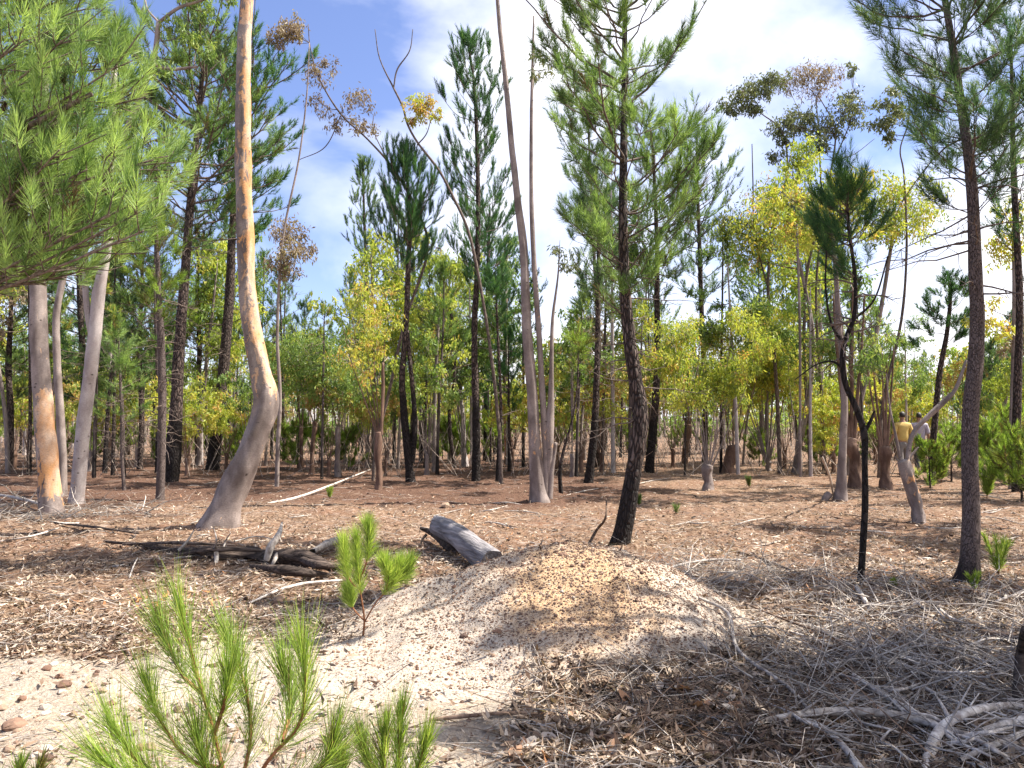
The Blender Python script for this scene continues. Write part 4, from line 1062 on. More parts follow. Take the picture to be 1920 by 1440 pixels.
pine([(1120, 850, 10), (1125, 700, 9), (1118, 560, 8), (1110, 400, 7), (1105, 280, 5), (1100, 170, 4)], 'pale green pine behind the pale central gum', [(460, 60), (380, 80), (300, 90), (220, 70), (150, 30)], nb=64, K=40, nl=0.18, nw=0.015, up=0.9, seed=49, char=-1, tint=0.55, shoot=0.4, sub=0.38, mat='pine_blue', d=25)
pine([(160, 860, 14), (158, 720, 13), (150, 560, 12), (148, 420, 10), (150, 330, 6)], 'dark pine deep behind the two left gums', [(700, 50), (600, 100), (500, 110), (400, 90), (330, 30)], nb=60, K=42, nl=0.17, nw=0.013, up=0.6, seed=50, char=1, tint=0.5, shoot=0.36, sub=0.34, mat='pine_dark', d=24)

pine([(262, 882, 12), (266, 780, 11), (262, 680, 10), (264, 580, 8), (268, 470, 6)], 'green pine with low boughs between the wispy sapling and the slender pine', [(720, 50), (640, 80), (560, 85), (490, 60), (440, 20)], mat='pine_near', nb=50, K=44, nl=0.16, nw=0.011, up=0.6, seed=87, char=-1, tint=0.5, shoot=0.3, sub=0.28)
pine([(372, 872, 12), (368, 760, 11), (374, 660, 10), (370, 560, 8), (372, 470, 6)], 'green pine with low boughs between the two black leaning pines', [(760, 40), (680, 70), (600, 80), (520, 60), (450, 20)], mat='pine_bright', nb=50, K=44, nl=0.16, nw=0.012, up=0.6, seed=88, char=-1, tint=0.35, shoot=0.3, sub=0.3)
pine([(200, 860, 11), (204, 740, 10), (200, 640, 9), (206, 560, 7)], 'bushy young pine close behind the white gum', [(760, 40), (680, 75), (610, 70), (550, 25)], mat='pine_dark', nb=44, K=44, nl=0.17, nw=0.013, up=0.6, seed=89, char=-1, tint=0.6, shoot=0.32, sub=0.3)
pine([(18, 880, 14), (20, 780, 13), (16, 690, 12), (20, 600, 9), (22, 520, 6)], 'green pine at the left edge behind the orange striped gum', [(780, 50), (700, 85), (620, 90), (520, 40)], mat='pine_near', nb=50, K=44, nl=0.16, nw=0.012, up=0.5, seed=90, char=-1, tint=0.4, shoot=0.3, sub=0.3)

# --- overhanging pine on the left, trunk outside the frame
def left_pine():
    d0 = 6.6
    base = np.array([-5.6, 6.4, 0.0])
    o = root('pine_tree', base, 'large near pine whose long needled boughs hang in from the upper left', 'tree')
    zz = np.linspace(-0.1, 8.5, 26)
    c_ = np.stack([base[0] + 0.12 * np.sin(zz * 0.5), base[1] + 0.1 * np.sin(zz * 0.6), zz], 1)
    mb = MB(); tube(mb, c_, np.linspace(0.17, 0.03, 26), 16, 0.5, char_fn(1.0), 0.12, 0.3, 3)
    link('trunk', mb.mesh('trunk', M['pine_bark'], base), o)
    rr = np.random.default_rng(77)
    nm, bm = MB(), MB(); B0, AX, SA, SB, TN = [], [], [], [], []
    edge = [(-60, 215), (0, 235), (60, 265), (130, 290), (200, 318), (290, 345), (360, 350), (430, 320), (480, 250), (540, 150), (600, 100), (680, 60)]
    ey, ex = zip(*edge)
    targets = []
    for k in range(58):
        py = rr.uniform(-140, 540) if k % 5 else rr.uniform(250, 450)
        px = np.interp(py, ey, ex) * rr.uniform(0.25, 1.0) - rr.uniform(0, 40)
        targets.append((px, py, d0 + rr.uniform(-1.1, 1.7)))
    targets += [(172, 176, 5.9), (60, 20, 6.6), (255, 150, 6.3), (300, 330, 6.3), (330, 250, 6.6), (250, 440, 6.8), (180, 500, 7.0)]
    for bi, (px, py, dd) in enumerate(targets):
        e = P(px, py, dd)
        s0 = c_[min(len(c_) - 1, int(np.searchsorted(zz, max(0.8, e[2] - 0.35 * abs(e[0] - base[0])))))]
        t = np.linspace(0, 1, 10)[:, None]
        mid = (s0 + e) / 2 + np.array([0, 0, -0.12]) + rr.normal(size=3) * 0.12
        pts = (1 - t) ** 2 * s0 + 2 * t * (1 - t) * mid + t ** 2 * e
        L = np.linalg.norm(e - s0)
        hero = bi == 58
        bo = MB(); tube(bo, pts, np.linspace(0.045 if hero else 0.02, 0.018 if hero else 0.006, 10), 7, 0.7, None, 0.2)
        if hero: link('branch', bo.mesh('branch', M['branch'], base), o)
        else: bm.v += bo.v; bm.q += [x + bm.n for x in bo.q]; bm.t += [x + bm.n for x in bo.t]; bm.tint += bo.tint; bm.peel += bo.peel; bm.n += bo.n
        tg = nrm(np.gradient(pts, axis=0))
        ns = 16
        ts = rr.uniform(0.42, 1.0, ns); ii = (ts * 9).astype(int).clip(0, 8); fr = (ts * 9 - ii)[:, None]
        bp = pts[ii] * (1 - fr) + pts[ii + 1] * fr
        sv = nrm(np.cross(tg[ii], [0, 0, 1.0])) * rr.choice([-1, 1], ns)[:, None]
        dv = nrm(tg[ii] * 0.7 + sv * rr.uniform(0.2, 1, ns)[:, None] + np.array([0, 0, 1.0]) * rr.uniform(-0.25, 0.9, ns)[:, None])
        ls = rr.uniform(0.12, 0.5, ns)[:, None]
        en = bp + dv * ls
        SA.append(bp); SB.append(en)
        B0.append(en - dv * 0.1); AX.append(nrm(dv + np.array([0, 0, 1.0])))
        B0.append(pts[-1:] - tg[-1:] * 0.15); AX.append(nrm(tg[-1:] + np.array([[0, 0, 0.4]])))
        TN.append(np.full(ns + 1, 0.5 + rr.normal() * 0.12))
    B, A, T = np.concatenate(B0), np.concatenate(AX), np.concatenate(TN)
    T = np.clip(T + 0.2 + rr.normal(size=len(T)) * 0.30, 0, 1)
    sticks(bm, np.concatenate(SA), np.concatenate(SB), 0.007, 0.004, 0.6, 0.05, 4)
    needles(nm, B, A, 0.20, 72, 0.15, 0.0042, 0.95, 0.2, T, 0.12)
    link('branches', bm.mesh('branches', M['branch'], base), o)
    link('crown', nm.mesh('crown', M['pine_near'], base, False), o)
    # cones: overlapping scales on a core
    def cone(p, s, par):
        mb = MB(); N_ = 60
        for k in range(N_):
            t_ = k / N_; a = k * 2.39996; rad_ = math.sin(math.pi * (0.12 + 0.8 * t_)) * 0.5
            out = np.array([math.cos(a), math.sin(a), 0]); c0 = np.array([0, 0, (t_ - 0.5) * 1.5])
            b_ = c0 + out * rad_ * 0.4; e_ = c0 + out * rad_ * 1.15 + np.array([0, 0, 0.12]); s_ = np.array([-out[1], out[0], 0]) * 0.16
            mb.add(np.array([b_ - s_ * .5, b_ + s_ * .5, e_ + s_, e_ - s_, (b_ + e_) / 2 + np.array([0, 0, -0.08])]) * s, [(0, 1, 2, 3)], [(0, 4, 1), (1, 4, 2), (2, 4, 3), (3, 4, 0)], random.uniform(0.1, 0.9))
        tube(mb, np.array([[0, 0, -0.75], [0, 0, 0], [0, 0, 0.72]]) * s, [0.15 * s, 0.3 * s, 0.06 * s], 8, 0.1)
        c2 = link('cone', mb.mesh('cone', M['cone'], (0, 0, 0), False), par, tuple(p - base)); c2.rotation_euler = (0.3, 0.2, 0.4)
    cone(P(120, 149, 5.9), 0.062, o); cone(P(48, 240, 5.8), 0.055, o); cone(P(8, 200, 5.9), 0.05, o)
    st = MB(); sticks(st, P(122, 188, 5.9)[None], P(120, 158, 5.9)[None], 0.007, 0.006, 0.6, 0.02, 5)
    link('cone_stalk', st.mesh('cone_stalk', M['branch'], base), o)
left_pine()

# --- gum crowns against the sky
euc([[(700, 850, 6.8), (728, 740, 6.8), (760, 600, 6.0), (800, 480, 6.0), (790, 410, 5.2), (740, 320, 5.2), (690, 262, 3.8), (640, 215, 3.8), (600, 150, 3.0), (582, 90, 2.2), (578, 45, 1.5)], [(735, 315, 3.0), (702, 250, 2.2), (700, 215, 1.5)], [(640, 215, 2.2), (610, 275, 2.2), (560, 300, 1.5)]],
    'spindly gum bending far left with wispy grey crowns', [(672, 190, 36, 0), (660, 225, 28, 0.3), (690, 235, 26, 0), (600, 140, 34, 0), (622, 120, 22, 0.3), (600, 190, 26, 0), (625, 230, 24, 0)], mat='euc_rust', bark='branch', seed=51, dens=0.9, d=19, leaf=(0.11, 0.035), sides=8, tint=0.35)
euc([[(940, 850, 8.0), (925, 700, 7.2), (905, 560, 6.4), (880, 440, 6.4), (850, 370, 5.6), (822, 318, 5.6), (785, 270, 4.8), (765, 235, 4.8), (755, 200, 4.0), (738, 165, 4.0), (712, 110, 2.4), (703, 55, 1.6)], [(738, 165, 3.2), (745, 130, 3.2), (768, 95, 2.4), (774, 55, 1.6)], [(782, 272, 3.2), (800, 250, 2.4), (810, 215, 1.6)]],
    'bare forked gum stem curving up to the left in the middle sky', [(788, 205, 30, 0), (775, 195, 18, 0.2), (800, 190, 22, 0), (820, 215, 18, 0), (770, 220, 16, 0)], mat='euc_yellow', bark='branch', seed=52, dens=1.5, d=18, leaf=(0.11, 0.035), sides=8, tint=0.75)
euc([[(520, 850, 9.0), (525, 740, 7.8), (520, 620, 6.6), (530, 450, 5.4), (560, 300, 4.2), (575, 180, 3.0), (580, 80, 1.8)]], 'thin gum behind the big leaning one with a round clump high up', [(530, 58, 30, 0), (545, 45, 24, 0.2), (520, 72, 24, 0), (555, 65, 20, 0), (540, 440, 40, 0.6), (560, 470, 36, 0), (530, 500, 34, 0)], mat='euc_rust', seed=53, d=17, dens=1.8, leaf=(0.11, 0.035), sides=8, tint=0.5)
U = [(1430, 175, 22, 0), (1470, 150, 20, .2), (1360, 195, 22, 0), (1420, 205, 18, 0), (1385, 180, 30, 0), (1412, 165, 30, 0.3), (1445, 148, 26, 0), (1372, 205, 20, 0), (1402, 200, 22, 0)]
euc([[(1462, 880, 9.6), (1458, 760, 8.4), (1450, 640, 7.2), (1440, 540, 6.6), (1450, 420, 5.4), (1475, 330, 4.8), (1468, 250, 3.6), (1430, 215, 2.4), (1405, 200, 1.8)], [(1440, 540, 4.2), (1415, 440, 3.0), (1412, 350, 3.0), (1410, 270, 1.8)], [(1475, 330, 3.0), (1490, 250, 2.4), (1500, 215, 1.8)]],
    'gum with a flat umbrella crown at the left of the sky group', U, mat='euc_grey', bark='branch', seed=54, d=22, dens=1.9, leaf=(0.12, 0.045), sides=8, tint=0.45, flat=0.6)
euc([[(1520, 878, 9.6), (1515, 780, 8.4), (1508, 660, 7.2), (1512, 520, 6.6), (1540, 400, 5.4), (1560, 310, 4.8), (1565, 240, 3.0), (1535, 180, 1.8)], [(1560, 310, 3.6), (1590, 240, 2.4), (1600, 200, 1.2)], [(1560, 300, 2.4), (1600, 290, 1.8), (1640, 260, 1.2)]],
    'gum with ragged dark clumps and a rusty top in the right sky', [(1465, 235, 30, 0), (1490, 215, 26, 0.3), (1450, 290, 22, 0), (1545, 235, 30, 0), (1575, 210, 34, 0), (1595, 185, 26, 0.3), (1600, 225, 22, 0), (1525, 260, 28, 0), (1515, 215, 24, 0), (1600, 130, 18, 0), (1480, 240, 24, .3), (1510, 235, 22, 0), (1560, 250, 24, .2), (1540, 280, 18, 0), (1470, 265, 20, 0), (1610, 205, 20, .2)],
    mat='euc_grey', bark='branch', seed=55, d=22, dens=1.7, leaf=(0.12, 0.045), sides=8, tint=0.35, flat=0.7)
euc([[(1545, 870, 7.2), (1540, 740, 6.6), (1530, 560, 5.4), (1540, 400, 4.2), (1535, 260, 3.0), (1530, 180, 1.8)]], 'thin gum with a sparse reddish top in the right sky', [(1500, 140, 34, 0), (1530, 135, 34, 0), (1560, 135, 28, 0), (1485, 165, 26, 0), (1540, 165, 30, 0)], mat='euc_rust', bark='branch', seed=56, d=23, dens=0.9, leaf=(0.14, 0.03), sides=8, tint=0.45)
euc([[(1648, 888, 7.8), (1655, 760, 7.2), (1690, 600, 6.0), (1700, 460, 4.8), (1695, 330, 3.6), (1688, 280, 3.0), (1703, 230, 3.0), (1702, 185, 2.4), (1680, 155, 1.8), (1655, 125, 1.2)]], 'gum with one rounded olive clump on a bare curved stem', [(1660, 195, 28, 0), (1672, 225, 30, 0), (1650, 235, 22, 0), (1668, 255, 22, 0), (1672, 175, 18, 0), (1690, 205, 18, 0)],
    mat='euc_grey', bark='branch', seed=57, d=20, dens=2.0, leaf=(0.12, 0.045), sides=8, tint=0.5)
# --- yellow green crowns on the right
euc([[(1575, 936, 30), (1578, 900, 20), (1580, 840, 16), (1583, 760, 15), (1580, 680, 13), (1572, 600, 12), (1568, 520, 10), (1560, 430, 7)], [(1556, 925, 14), (1548, 934, 16), (1546, 940, 14)]], 'pale straight gum with a swollen foot right of centre', fill(1530, 400, 120, 65, 18, 34, 50, 3), mat='euc_yellow', seed=58, dens=0.8, leaf=(0.12, 0.04), tint=0.55, flare=0.15, tv=0.25)
euc([[(1490, 886, 13), (1500, 830, 12), (1512, 770, 11), (1522, 700, 10), (1524, 620, 8), (1505, 520, 7), (1480, 420, 5)]], 'leaning gum with an olive and yellow crown at the mid right', fill(1430, 420, 80, 90, 17, 34, 54, 4), mat='euc_yellow', seed=59, dens=0.8, leaf=(0.12, 0.04), tint=0.4, tv=0.25)
euc([[(1590, 850, 10), (1640, 640, 9), (1665, 500, 8), (1680, 400, 6)]], 'gum with a broad yellow green crown left of the right trunk', fill(1665, 380, 95, 65, 15, 34, 52, 14), mat='euc_yellow', seed=60, d=21, dens=0.8, leaf=(0.12, 0.045), tint=0.45, tv=0.22)
euc([[(1500, 850, 5.6), (1500, 640, 5.6), (1495, 450, 4.9), (1490, 340, 3.5)]], 'gum with a pale rounded yellow green top', fill(1495, 320, 40, 50, 7, 24, 38, 15), mat='euc_yellow', seed=61, d=20, dens=0.8, leaf=(0.12, 0.045), tint=0.4)
euc([[(1895, 865, 12), (1900, 700, 10), (1902, 560, 9), (1900, 420, 6)]], 'yellow leaved gum at the right edge', fill(1895, 425, 35, 55, 7, 26, 40, 16, 0.5) + fill(1870, 600, 40, 30, 4, 22, 32, 18, 0.5), mat='euc_yellow', seed=62, d=17, dens=0.85, leaf=(0.12, 0.04), tint=0.65)
euc([[(1880, 885, 13), (1884, 830, 14), (1878, 790, 8), (1888, 740, 6)]], 'small stump gum with drooping lime leaves at the right edge', fill(1900, 730, 28, 38, 5, 22, 34, 17, 0.4), name='coppiced_gum', mat='euc_yellow', seed=63, dens=1.0, leaf=(0.14, 0.05), tint=0.35)

def coppice(px, py, w, top, label, n, cx, cy, rx, ry, nc, seed, mat='euc_yellow', bark='euc_bark', r=(28, 44), dens=0.8, lean=0, tint=0.5, leaf=(0.11, 0.035), extra=(), sw=3.0, group=None, d=None, wob=0.7):
    rr = random.Random(seed)
    j_ = lambda q_: rr.uniform(-q_, q_) * w * wob
    stems = [[(px, py, w * 1.15), (px + lean * 0.2 + j_(.12), py - (py - top) * 0.3, w * 0.85), (px + lean * 0.5 + j_(.2), py - (py - top) * 0.6, w * rr.uniform(0.8, 1.0)), (px + lean + j_(.1), py - (py - top) * 0.85, w * 1.05), (px + lean, top, w * 0.9)]]
    for k in range(n):
        a = (k + 0.5) / n - 0.5 + rr.uniform(-0.08, 0.08)
        ex = cx + a * 2 * rx * 0.8; ey = cy + rr.uniform(-0.3, 0.6) * ry
        x0 = px + lean + a * w * 0.6
        stems.append([(x0, top + 4, sw), (x0 + (ex - x0) * 0.35, top - (top - ey) * 0.3, sw * 0.8), (x0 + (ex - x0) * 0.75, top - (top - ey) * 0.65, sw * 0.6), (ex, ey, sw * 0.35)])
    stems += list(extra)
    return euc(stems, label, fill(cx, cy, rx, ry, nc, r[0], r[1], seed + 1, 0.9) if nc else [], name='coppiced_gum', cat='tree', mat=mat, bark=bark, seed=seed, tint=tint, dens=dens, leaf=leaf, flare=0.35, sides=14, lump=0.5 * wob, sparse_branch='branch_pale', tv=0.22, group=group, d=d)
coppice(1328, 917, 22, 872, 'coppiced gum with a fan of thin shoots under the brightest yellow leaves', 9, 1330, 680, 105, 95, 24, 70, tint=0.42, dens=1.3)
coppice(1440, 882, 12, 865, 'coppiced gum with many thin stems right of the yellow fan', 9, 1430, 690, 80, 80, 17, 71, tint=0.5, dens=1.3)
coppice(1368, 887, 26, 836, 'rusty brown stump gum with yellow regrowth', 4, 1385, 640, 70, 60, 12, 72, bark='euc_bark_red', lean=8, tint=0.5)
coppice(1284, 872, 14, 796, 'brown stump gum left of the yellow regrowth', 4, 1280, 640, 50, 70, 8, 73, bark='euc_bark_red', lean=6, tint=0.5)
euc([[(1722, 982, 26), (1718, 955, 22), (1713, 930, 23), (1704, 900, 24), (1698, 880, 27), (1692, 864, 22)],
     [(1700, 872, 9), (1703, 845, 9), (1712, 812, 10), (1738, 782, 12), (1768, 754, 12), (1792, 728, 9), (1812, 675, 5)], [(1690, 870, 6), (1680, 820, 5), (1668, 760, 4), (1662, 700, 2)], [(1696, 868, 6), (1712, 850, 5), (1722, 838, 2)], [(1686, 866, 5), (1678, 856, 3)]],
    'crooked stump gum with a long pale limb reaching up to the right', fill(1650, 650, 50, 45, 4, 26, 38, 74), name='coppiced_gum', mat='euc_green', seed=74, tint=0.4, dens=0.5, flare=0.35, sides=16, lump=0.45, peel=peel_fn(0.1, 1.1, 0.3, 0.3))
coppice(1660, 915, 26, 838, 'rusty stump gum with a pale bare side between the crooked ones', 5, 1650, 640, 45, 70, 4, 75, bark='euc_bark_red', lean=-2, mat='euc_green', dens=0.4, sw=6)
coppice(1606, 912, 28, 822, 'rust and grey stump gum with tall straight regrowth', 4, 1590, 560, 45, 90, 4, 76, bark='euc_bark_red', lean=-12, mat='euc_green', dens=0.4, sw=9)
coppice(1497, 888, 13, 830, 'small pale forked stump gum beside a leaning stem', 3, 1500, 680, 35, 50, 3, 77, mat='euc_yellow')
coppice(710, 918, 15, 810, 'dark brown stump gum with a mossy foot left of the twin pine', 5, 685, 600, 60, 100, 16, 78, bark='euc_bark_red', tint=0.6, mat='euc_yellow', dens=0.55, extra=[[(714, 815, 8), (718, 740, 7), (718, 680, 6)]])
coppice(634, 893, 12, 800, 'small gum with a rounded green crown left of centre', 3, 635, 690, 50, 65, 13, 79, mat='euc_green', tint=0.4, dens=0.9)
coppice(584, 890, 10, 790, 'orange stemmed small gum with a dense green crown', 3, 590, 680, 55, 60, 14, 80, mat='euc_green', tint=0.4, bark='euc_bark_red', dens=1.0, lean=6)
coppice(565, 882, 8, 800, 'thin reddish sapling gum beside the orange stemmed one', 2, 560, 660, 35, 40, 4, 81, mat='euc_yellow', tint=0.35, bark='euc_bark_red')
coppice(806, 868, 9, 760, 'slim gum with a narrow yellow crown right of the twin pine', 3, 808, 660, 45, 95, 14, 82, mat='euc_yellow', tint=0.6, dens=0.6)
euc([[(872, 873, 16), (870, 840, 9), (868, 780, 9), (858, 710, 8), (853, 640, 6)]], 'pale thin gum with a white foot left of the tallest pine', fill(850, 600, 40, 50, 5, 26, 38, 83), mat='euc_green', seed=83, dens=0.6, bark='euc_bark_white', sides=8)
euc([[(853, 878, 9), (845, 820, 8), (843, 770, 8), (852, 710, 7), (850, 620, 6), (838, 540, 4)]], 'thin black leaning stem beside the white footed gum', fill(835, 530, 40, 40, 5, 24, 34, 84), mat='euc_green', bark='pine_bark', seed=84, dens=0.6, sides=8, flare=0.1)
euc([[(952, 868, 14), (950, 820, 12), (948, 760, 11), (946, 680, 8), (950, 560, 5)]], 'short orange stemmed gum behind the pole thin pine', fill(955, 620, 40, 60, 6, 24, 36, 85), mat='euc_green', bark='euc_bark_red', peel=peel_fn(0.0, 2.2, 0.9), seed=85, dens=0.6, sides=8)
euc([[(525, 832, 14), (527, 790, 13), (530, 740, 11), (535, 660, 8)]], 'dark stub of a gum just right of the big leaning one', fill(540, 640, 30, 30, 3, 22, 30, 86), mat='euc_green', bark='pine_bark', seed=86, dens=0.6, sides=8)
branch_thing([(1562, 926, 0.0), (1556, 895, 0.5), (1540, 855, 0.95), (1520, 825, 1.25), (1512, 790, 1.6)], [0.02, 0.02, 0.018, 0.015, 0.01], 'thin pale leaning pole left of the straight pale gum', name='dead_stick', cat='stick', tint=0.8)

# ------------------------------------------------------------------ wood in the background: a few built once, then copied
LM = [(97, 'orange striped gum'), (143, 'white gum'), (233, 'thin wispy sapling'), (310, 'leaning blackened pine'), (410, 'big leaning gum'), (580, 'orange stemmed small gum'), (634, 'small green crowned gum'),
      (710, 'mossy footed stump'), (770, 'twin stemmed pine'), (862, 'white footed gum'), (892, 'tallest narrow pine'), (950, 'orange stemmed short gum'), (1012, 'pale central gum'), (1103, 'straight dark pine'), (1165, 'wavy pine'),
      (1217, 'leaning dark pine'), (1284, 'brown stump gum'), (1328, 'yellow leaved fan'), (1368, 'rusty brown stump'), (1440, 'many stemmed coppice'), (1497, 'pale forked stump'), (1575, 'swollen footed gum'), (1617, 'charred sapling'),
      (1660, 'rusty bare sided stump'), (1719, 'crooked stump'), (1815, 'charred footed right tree'), (1895, 'yellow gum at the right edge')]
def bg_label(kind, x, y, s):
    px = 960 + x / y * F
    size = 'short' if s < 0.72 else ('tall' if s > 1.0 else 'middling')
    what = {'pine': 'slender pine', 'euc': 'pale gum', 'cop': 'clump of gum shoots', 'bush': 'bright green bush', 'pole': 'bare grey trunk'}[kind]
    dep = 'at the edge of the wood' if y < 28 else ('inside the wood' if y < 42 else 'deep in the wood')
    l_ = [n_ for p_, n_ in LM if p_ <= px]; r_ = [n_ for p_, n_ in LM if p_ > px]
    if px < -40 or px > 1960: return f'{size} {what} standing beyond the edge of the picture'
    if not l_: pos = 'at the far left'
    elif not r_: pos = 'at the far right edge'
    else:
        a = max(p_ for p_, n_ in LM if p_ <= px); b = min(p_ for p_, n_ in LM if p_ > px)
        pos = ('just right of ' + l_[-1]) if px - a < b - px else ('just left of ' + r_[0])
    return f'{size} {what} {dep} {pos}'.replace('clump of gum shoots', 'gum shoot clump')
def copy_tree(src, loc, rz, s, label, group):
    r = src.copy(); COL.objects.link(r); r.location = loc; r.rotation_euler = (0, 0, rz); r.scale = (s, s, s)
    r['label'] = label; r['group'] = group
    for ch in list(src.children):
        c2 = ch.copy(); COL.objects.link(c2); c2.parent = r
    return r
BG = {}
glab = {'pine': ('slender pine in the wood behind the clearing', 'pines in the wood behind'),
        'euc': ('slender pale gum in the wood behind the clearing', 'gums in the wood behind'),
        'cop': ('clump of thin gum shoots in the wood behind the clearing', 'coppiced gums in the wood behind'),
        'bush': ('low bright green bush at the edge of the wood', 'green bushes in the wood behind'),
        'pole': ('bare thin grey trunk in the wood behind the clearing', 'bare trunks in the wood behind')}
import itertools
PROTO_D = 34.0
def px_at(x, d): return 960 + x / d * F
def zpy(z, d): return HZ - (z - CAMH) / d * F
def protos():
    d = PROTO_D
    out = {k: [] for k in glab}
    g0 = zpy(0, d)
    for k in range(5):
        px0 = 300 + k * 250; H = [9, 7.5, 8.5, 6, 10][k]
        lean = random.uniform(-18, 18)
        poly = [(px0, g0, 7), (px0 + lean * 0.3, zpy(H * 0.35, d), 6), (px0 + lean, zpy(H * 0.7, d), 4), (px0 + lean * 1.2, zpy(H, d), 2)]
        o = pine(poly, glab['pine'][0], [(zpy(H * 0.42, d), 30), (zpy(H * 0.6, d), 50), (zpy(H * 0.8, d), 38), (zpy(H, d), 8)], d=d, mat=['pine_dark', 'pine_blue', 'pine_near', 'pine_dark', 'pine_blue'][k], bark='pine_bark' if k % 2 else 'pine_bark_grey',
                 nb=44, K=34, nl=0.17, nw=0.018, up=0.8, shoot=0.36, sub=0.42, seed=100 + k, group=glab['pine'][1], sides=7, char=1.2, tint=0.45, dead=(zpy(1.2, d), zpy(H * 0.45, d), 10, 0.9))
        out['pine'].append(o)
    for k in range(6):
        px0 = 250 + k * 250; H = [9, 8, 10, 7, 8.5, 6.5][k]; lean = random.uniform(-30, 30)
        poly = [(px0, g0, 7), (px0 + lean * 0.2, zpy(H * 0.3, d), 6), (px0 + lean * 0.7, zpy(H * 0.65, d), 4), (px0 + lean, zpy(H * 0.9, d), 2)]
        o = euc([poly], glab['euc'][0], fill(px0 + lean, zpy(H * 0.72, d), 42, H * 0.26 / d * F, 16, 16, 28, 110 + k, 1.0), d=d, mat=['euc_green', 'euc_yellow', 'euc_green', 'euc_yellow', 'euc_green', 'euc_rust'][k],
                bark='euc_bark' if k % 2 else 'euc_bark_white', leaf=(0.16, 0.06), dens=1.0, seed=110 + k, group=glab['euc'][1], sides=7, flare=0.1, tint=0.4)
        out['euc'].append(o)
    for k in range(5):
        px0 = 300 + k * 250; H = [3.5, 4.5, 3, 5, 4][k]
        o = coppice(px0, g0, 7, zpy(0.7, d), glab['cop'][0], 7, px0, zpy(H * 0.72, d), 46, H * 0.3 / d * F, 15, 120 + k, mat=['euc_yellow', 'euc_green', 'euc_yellow', 'euc_green', 'euc_green'][k],
                    bark='euc_bark' if k % 2 else 'euc_bark_red', r=(13, 22), dens=1.0, leaf=(0.15, 0.06), sw=1.3, tint=[0.5, 0.5, 0.6, 0.3, 0.85][k], group=glab['cop'][1], d=d)
        out['cop'].append(o)
    for k in range(3):
        px0 = 400 + k * 300
        poly = [(px0, g0, 2.5), (px0, zpy(0.6, d), 2), (px0, zpy(1.3, d), 1)]
        o = pine(poly, glab['bush'][0], [(zpy(0.1, d), 26), (zpy(0.7, d), 30), (zpy(1.3, d), 12)], d=d, name='green_bush', cat='bush', mat='pine_bright', nb=30, K=36, nl=0.16, nw=0.016, up=0.8, shoot=0.25, sub=0.25, seed=130 + k, group=glab['bush'][1], sides=6, char=-5, tint=0.35)
        out['bush'].append(o)
    for k in range(5):
        px0 = 400 + k * 220; H = [7, 5, 8, 6, 4.5][k]; lean = random.uniform(-22, 22)
        o = pine([(px0, g0, 5.5), (px0 + lean * 0.3, zpy(H * 0.4, d), 4.5), (px0 + lean * 0.8, zpy(H * 0.75, d), 3), (px0 + lean, zpy(H, d), 1.5)], glab['pole'][0], [(zpy(H * 0.8, d), 14), (zpy(H, d), 12)], d=d, name='bare_tree', mat='euc_green', bark='pine_bark_grey' if k % 2 else 'pine_bark', nb=8, K=24, nl=0.16, nw=0.02, up=0.5,
                 dead=(zpy(0.6, d), zpy(H * 0.95, d), 26, 0.9), seed=140 + k, group=glab['pole'][1], sides=6, char=0.8, tint=0.5)
        out['pole'].append(o)
    return out
PR = protos()
rb = random.Random(5)
placed = {k: [False] * len(v) for k, v in PR.items()}
def place(kind, x, y, s=None):
    k = rb.randrange(len(PR[kind])); src = PR[kind][k]
    s = s or rb.uniform(0.75, 1.2); z = float(gz(x, y)) - 0.03
    if not placed[kind][k]:
        placed[kind][k] = True; src['label'] = bg_label(kind, x, y, s); pending.append((src, (x, y, z), rb.random() * 6.28, s)); return
    copy_tree(src, (x, y, z), rb.random() * 6.28, s, bg_label(kind, x, y, s), glab[kind][1])
pending = []
keyx = [(410, 990), (97, 962), (143, 945)]
for k in range(300):
    y = 24 + 34 * (rb.random() ** 0.9)
    px = rb.uniform(-120, 2040)
    x = (px - 960) / F * y
    kind = rb.choices(['pine', 'euc', 'cop', 'bush', 'pole'], [0.20, 0.22, 0.26, 0.06, 0.26])[0]
    sc = None
    if kind in ('pine', 'euc', 'pole') and (560 < px < 660 or 1690 < px < 1860 or 1230 < px < 1420): sc = rb.uniform(0.45, 0.7)
    if kind == 'euc' and sc is None and rb.random() < .4: sc = rb.uniform(0.5, 0.7)
    place(kind, x, y, sc)
# closer undergrowth and shoots at the edge of the clearing
for px, y, kind in [(560, 24, 'bush'), (600, 27, 'bush'), (655, 24, 'bush'), (830, 30, 'bush'), (1740, 17, 'bush'), (1780, 19, 'bush'), (1850, 16, 'bush'), (1885, 20, 'bush'), (1815, 24, 'bush'), (450, 26, 'bush'), (1540, 25, 'bush'), (1910, 14, 'bush'),
                    (30, 24, 'cop'), (60, 21, 'pole'), (20, 22, 'euc'), (200, 23, 'cop'), (260, 24, 'cop'), (380, 26, 'euc'), (690, 24, 'cop'), (870, 25, 'cop'), (960, 23, 'cop'), (1040, 24, 'cop'), (1090, 22, 'cop'), (1150, 24, 'cop'), (1180, 26, 'cop'),
                    (1260, 24, 'cop'), (1470, 24, 'cop'), (1560, 22, 'cop'), (1600, 23, 'cop'), (1640, 26, 'cop'), (180, 20, 'pole'), (215, 21, 'pole'), (90, 19, 'pole'), (1180, 21, 'pole'), (1350, 22, 'pole'), (1080, 20, 'pole')]:
    place(kind, (px - 960) / F * y, y, 0.9 if kind != 'bush' else rb.uniform(0.7, 1.1))
for k in range(26):
    y = rb.uniform(24, 36); px = rb.uniform(-40, 1960)
    place('bush', (px - 960) / F * y, y, rb.uniform(0.6, 1.1))
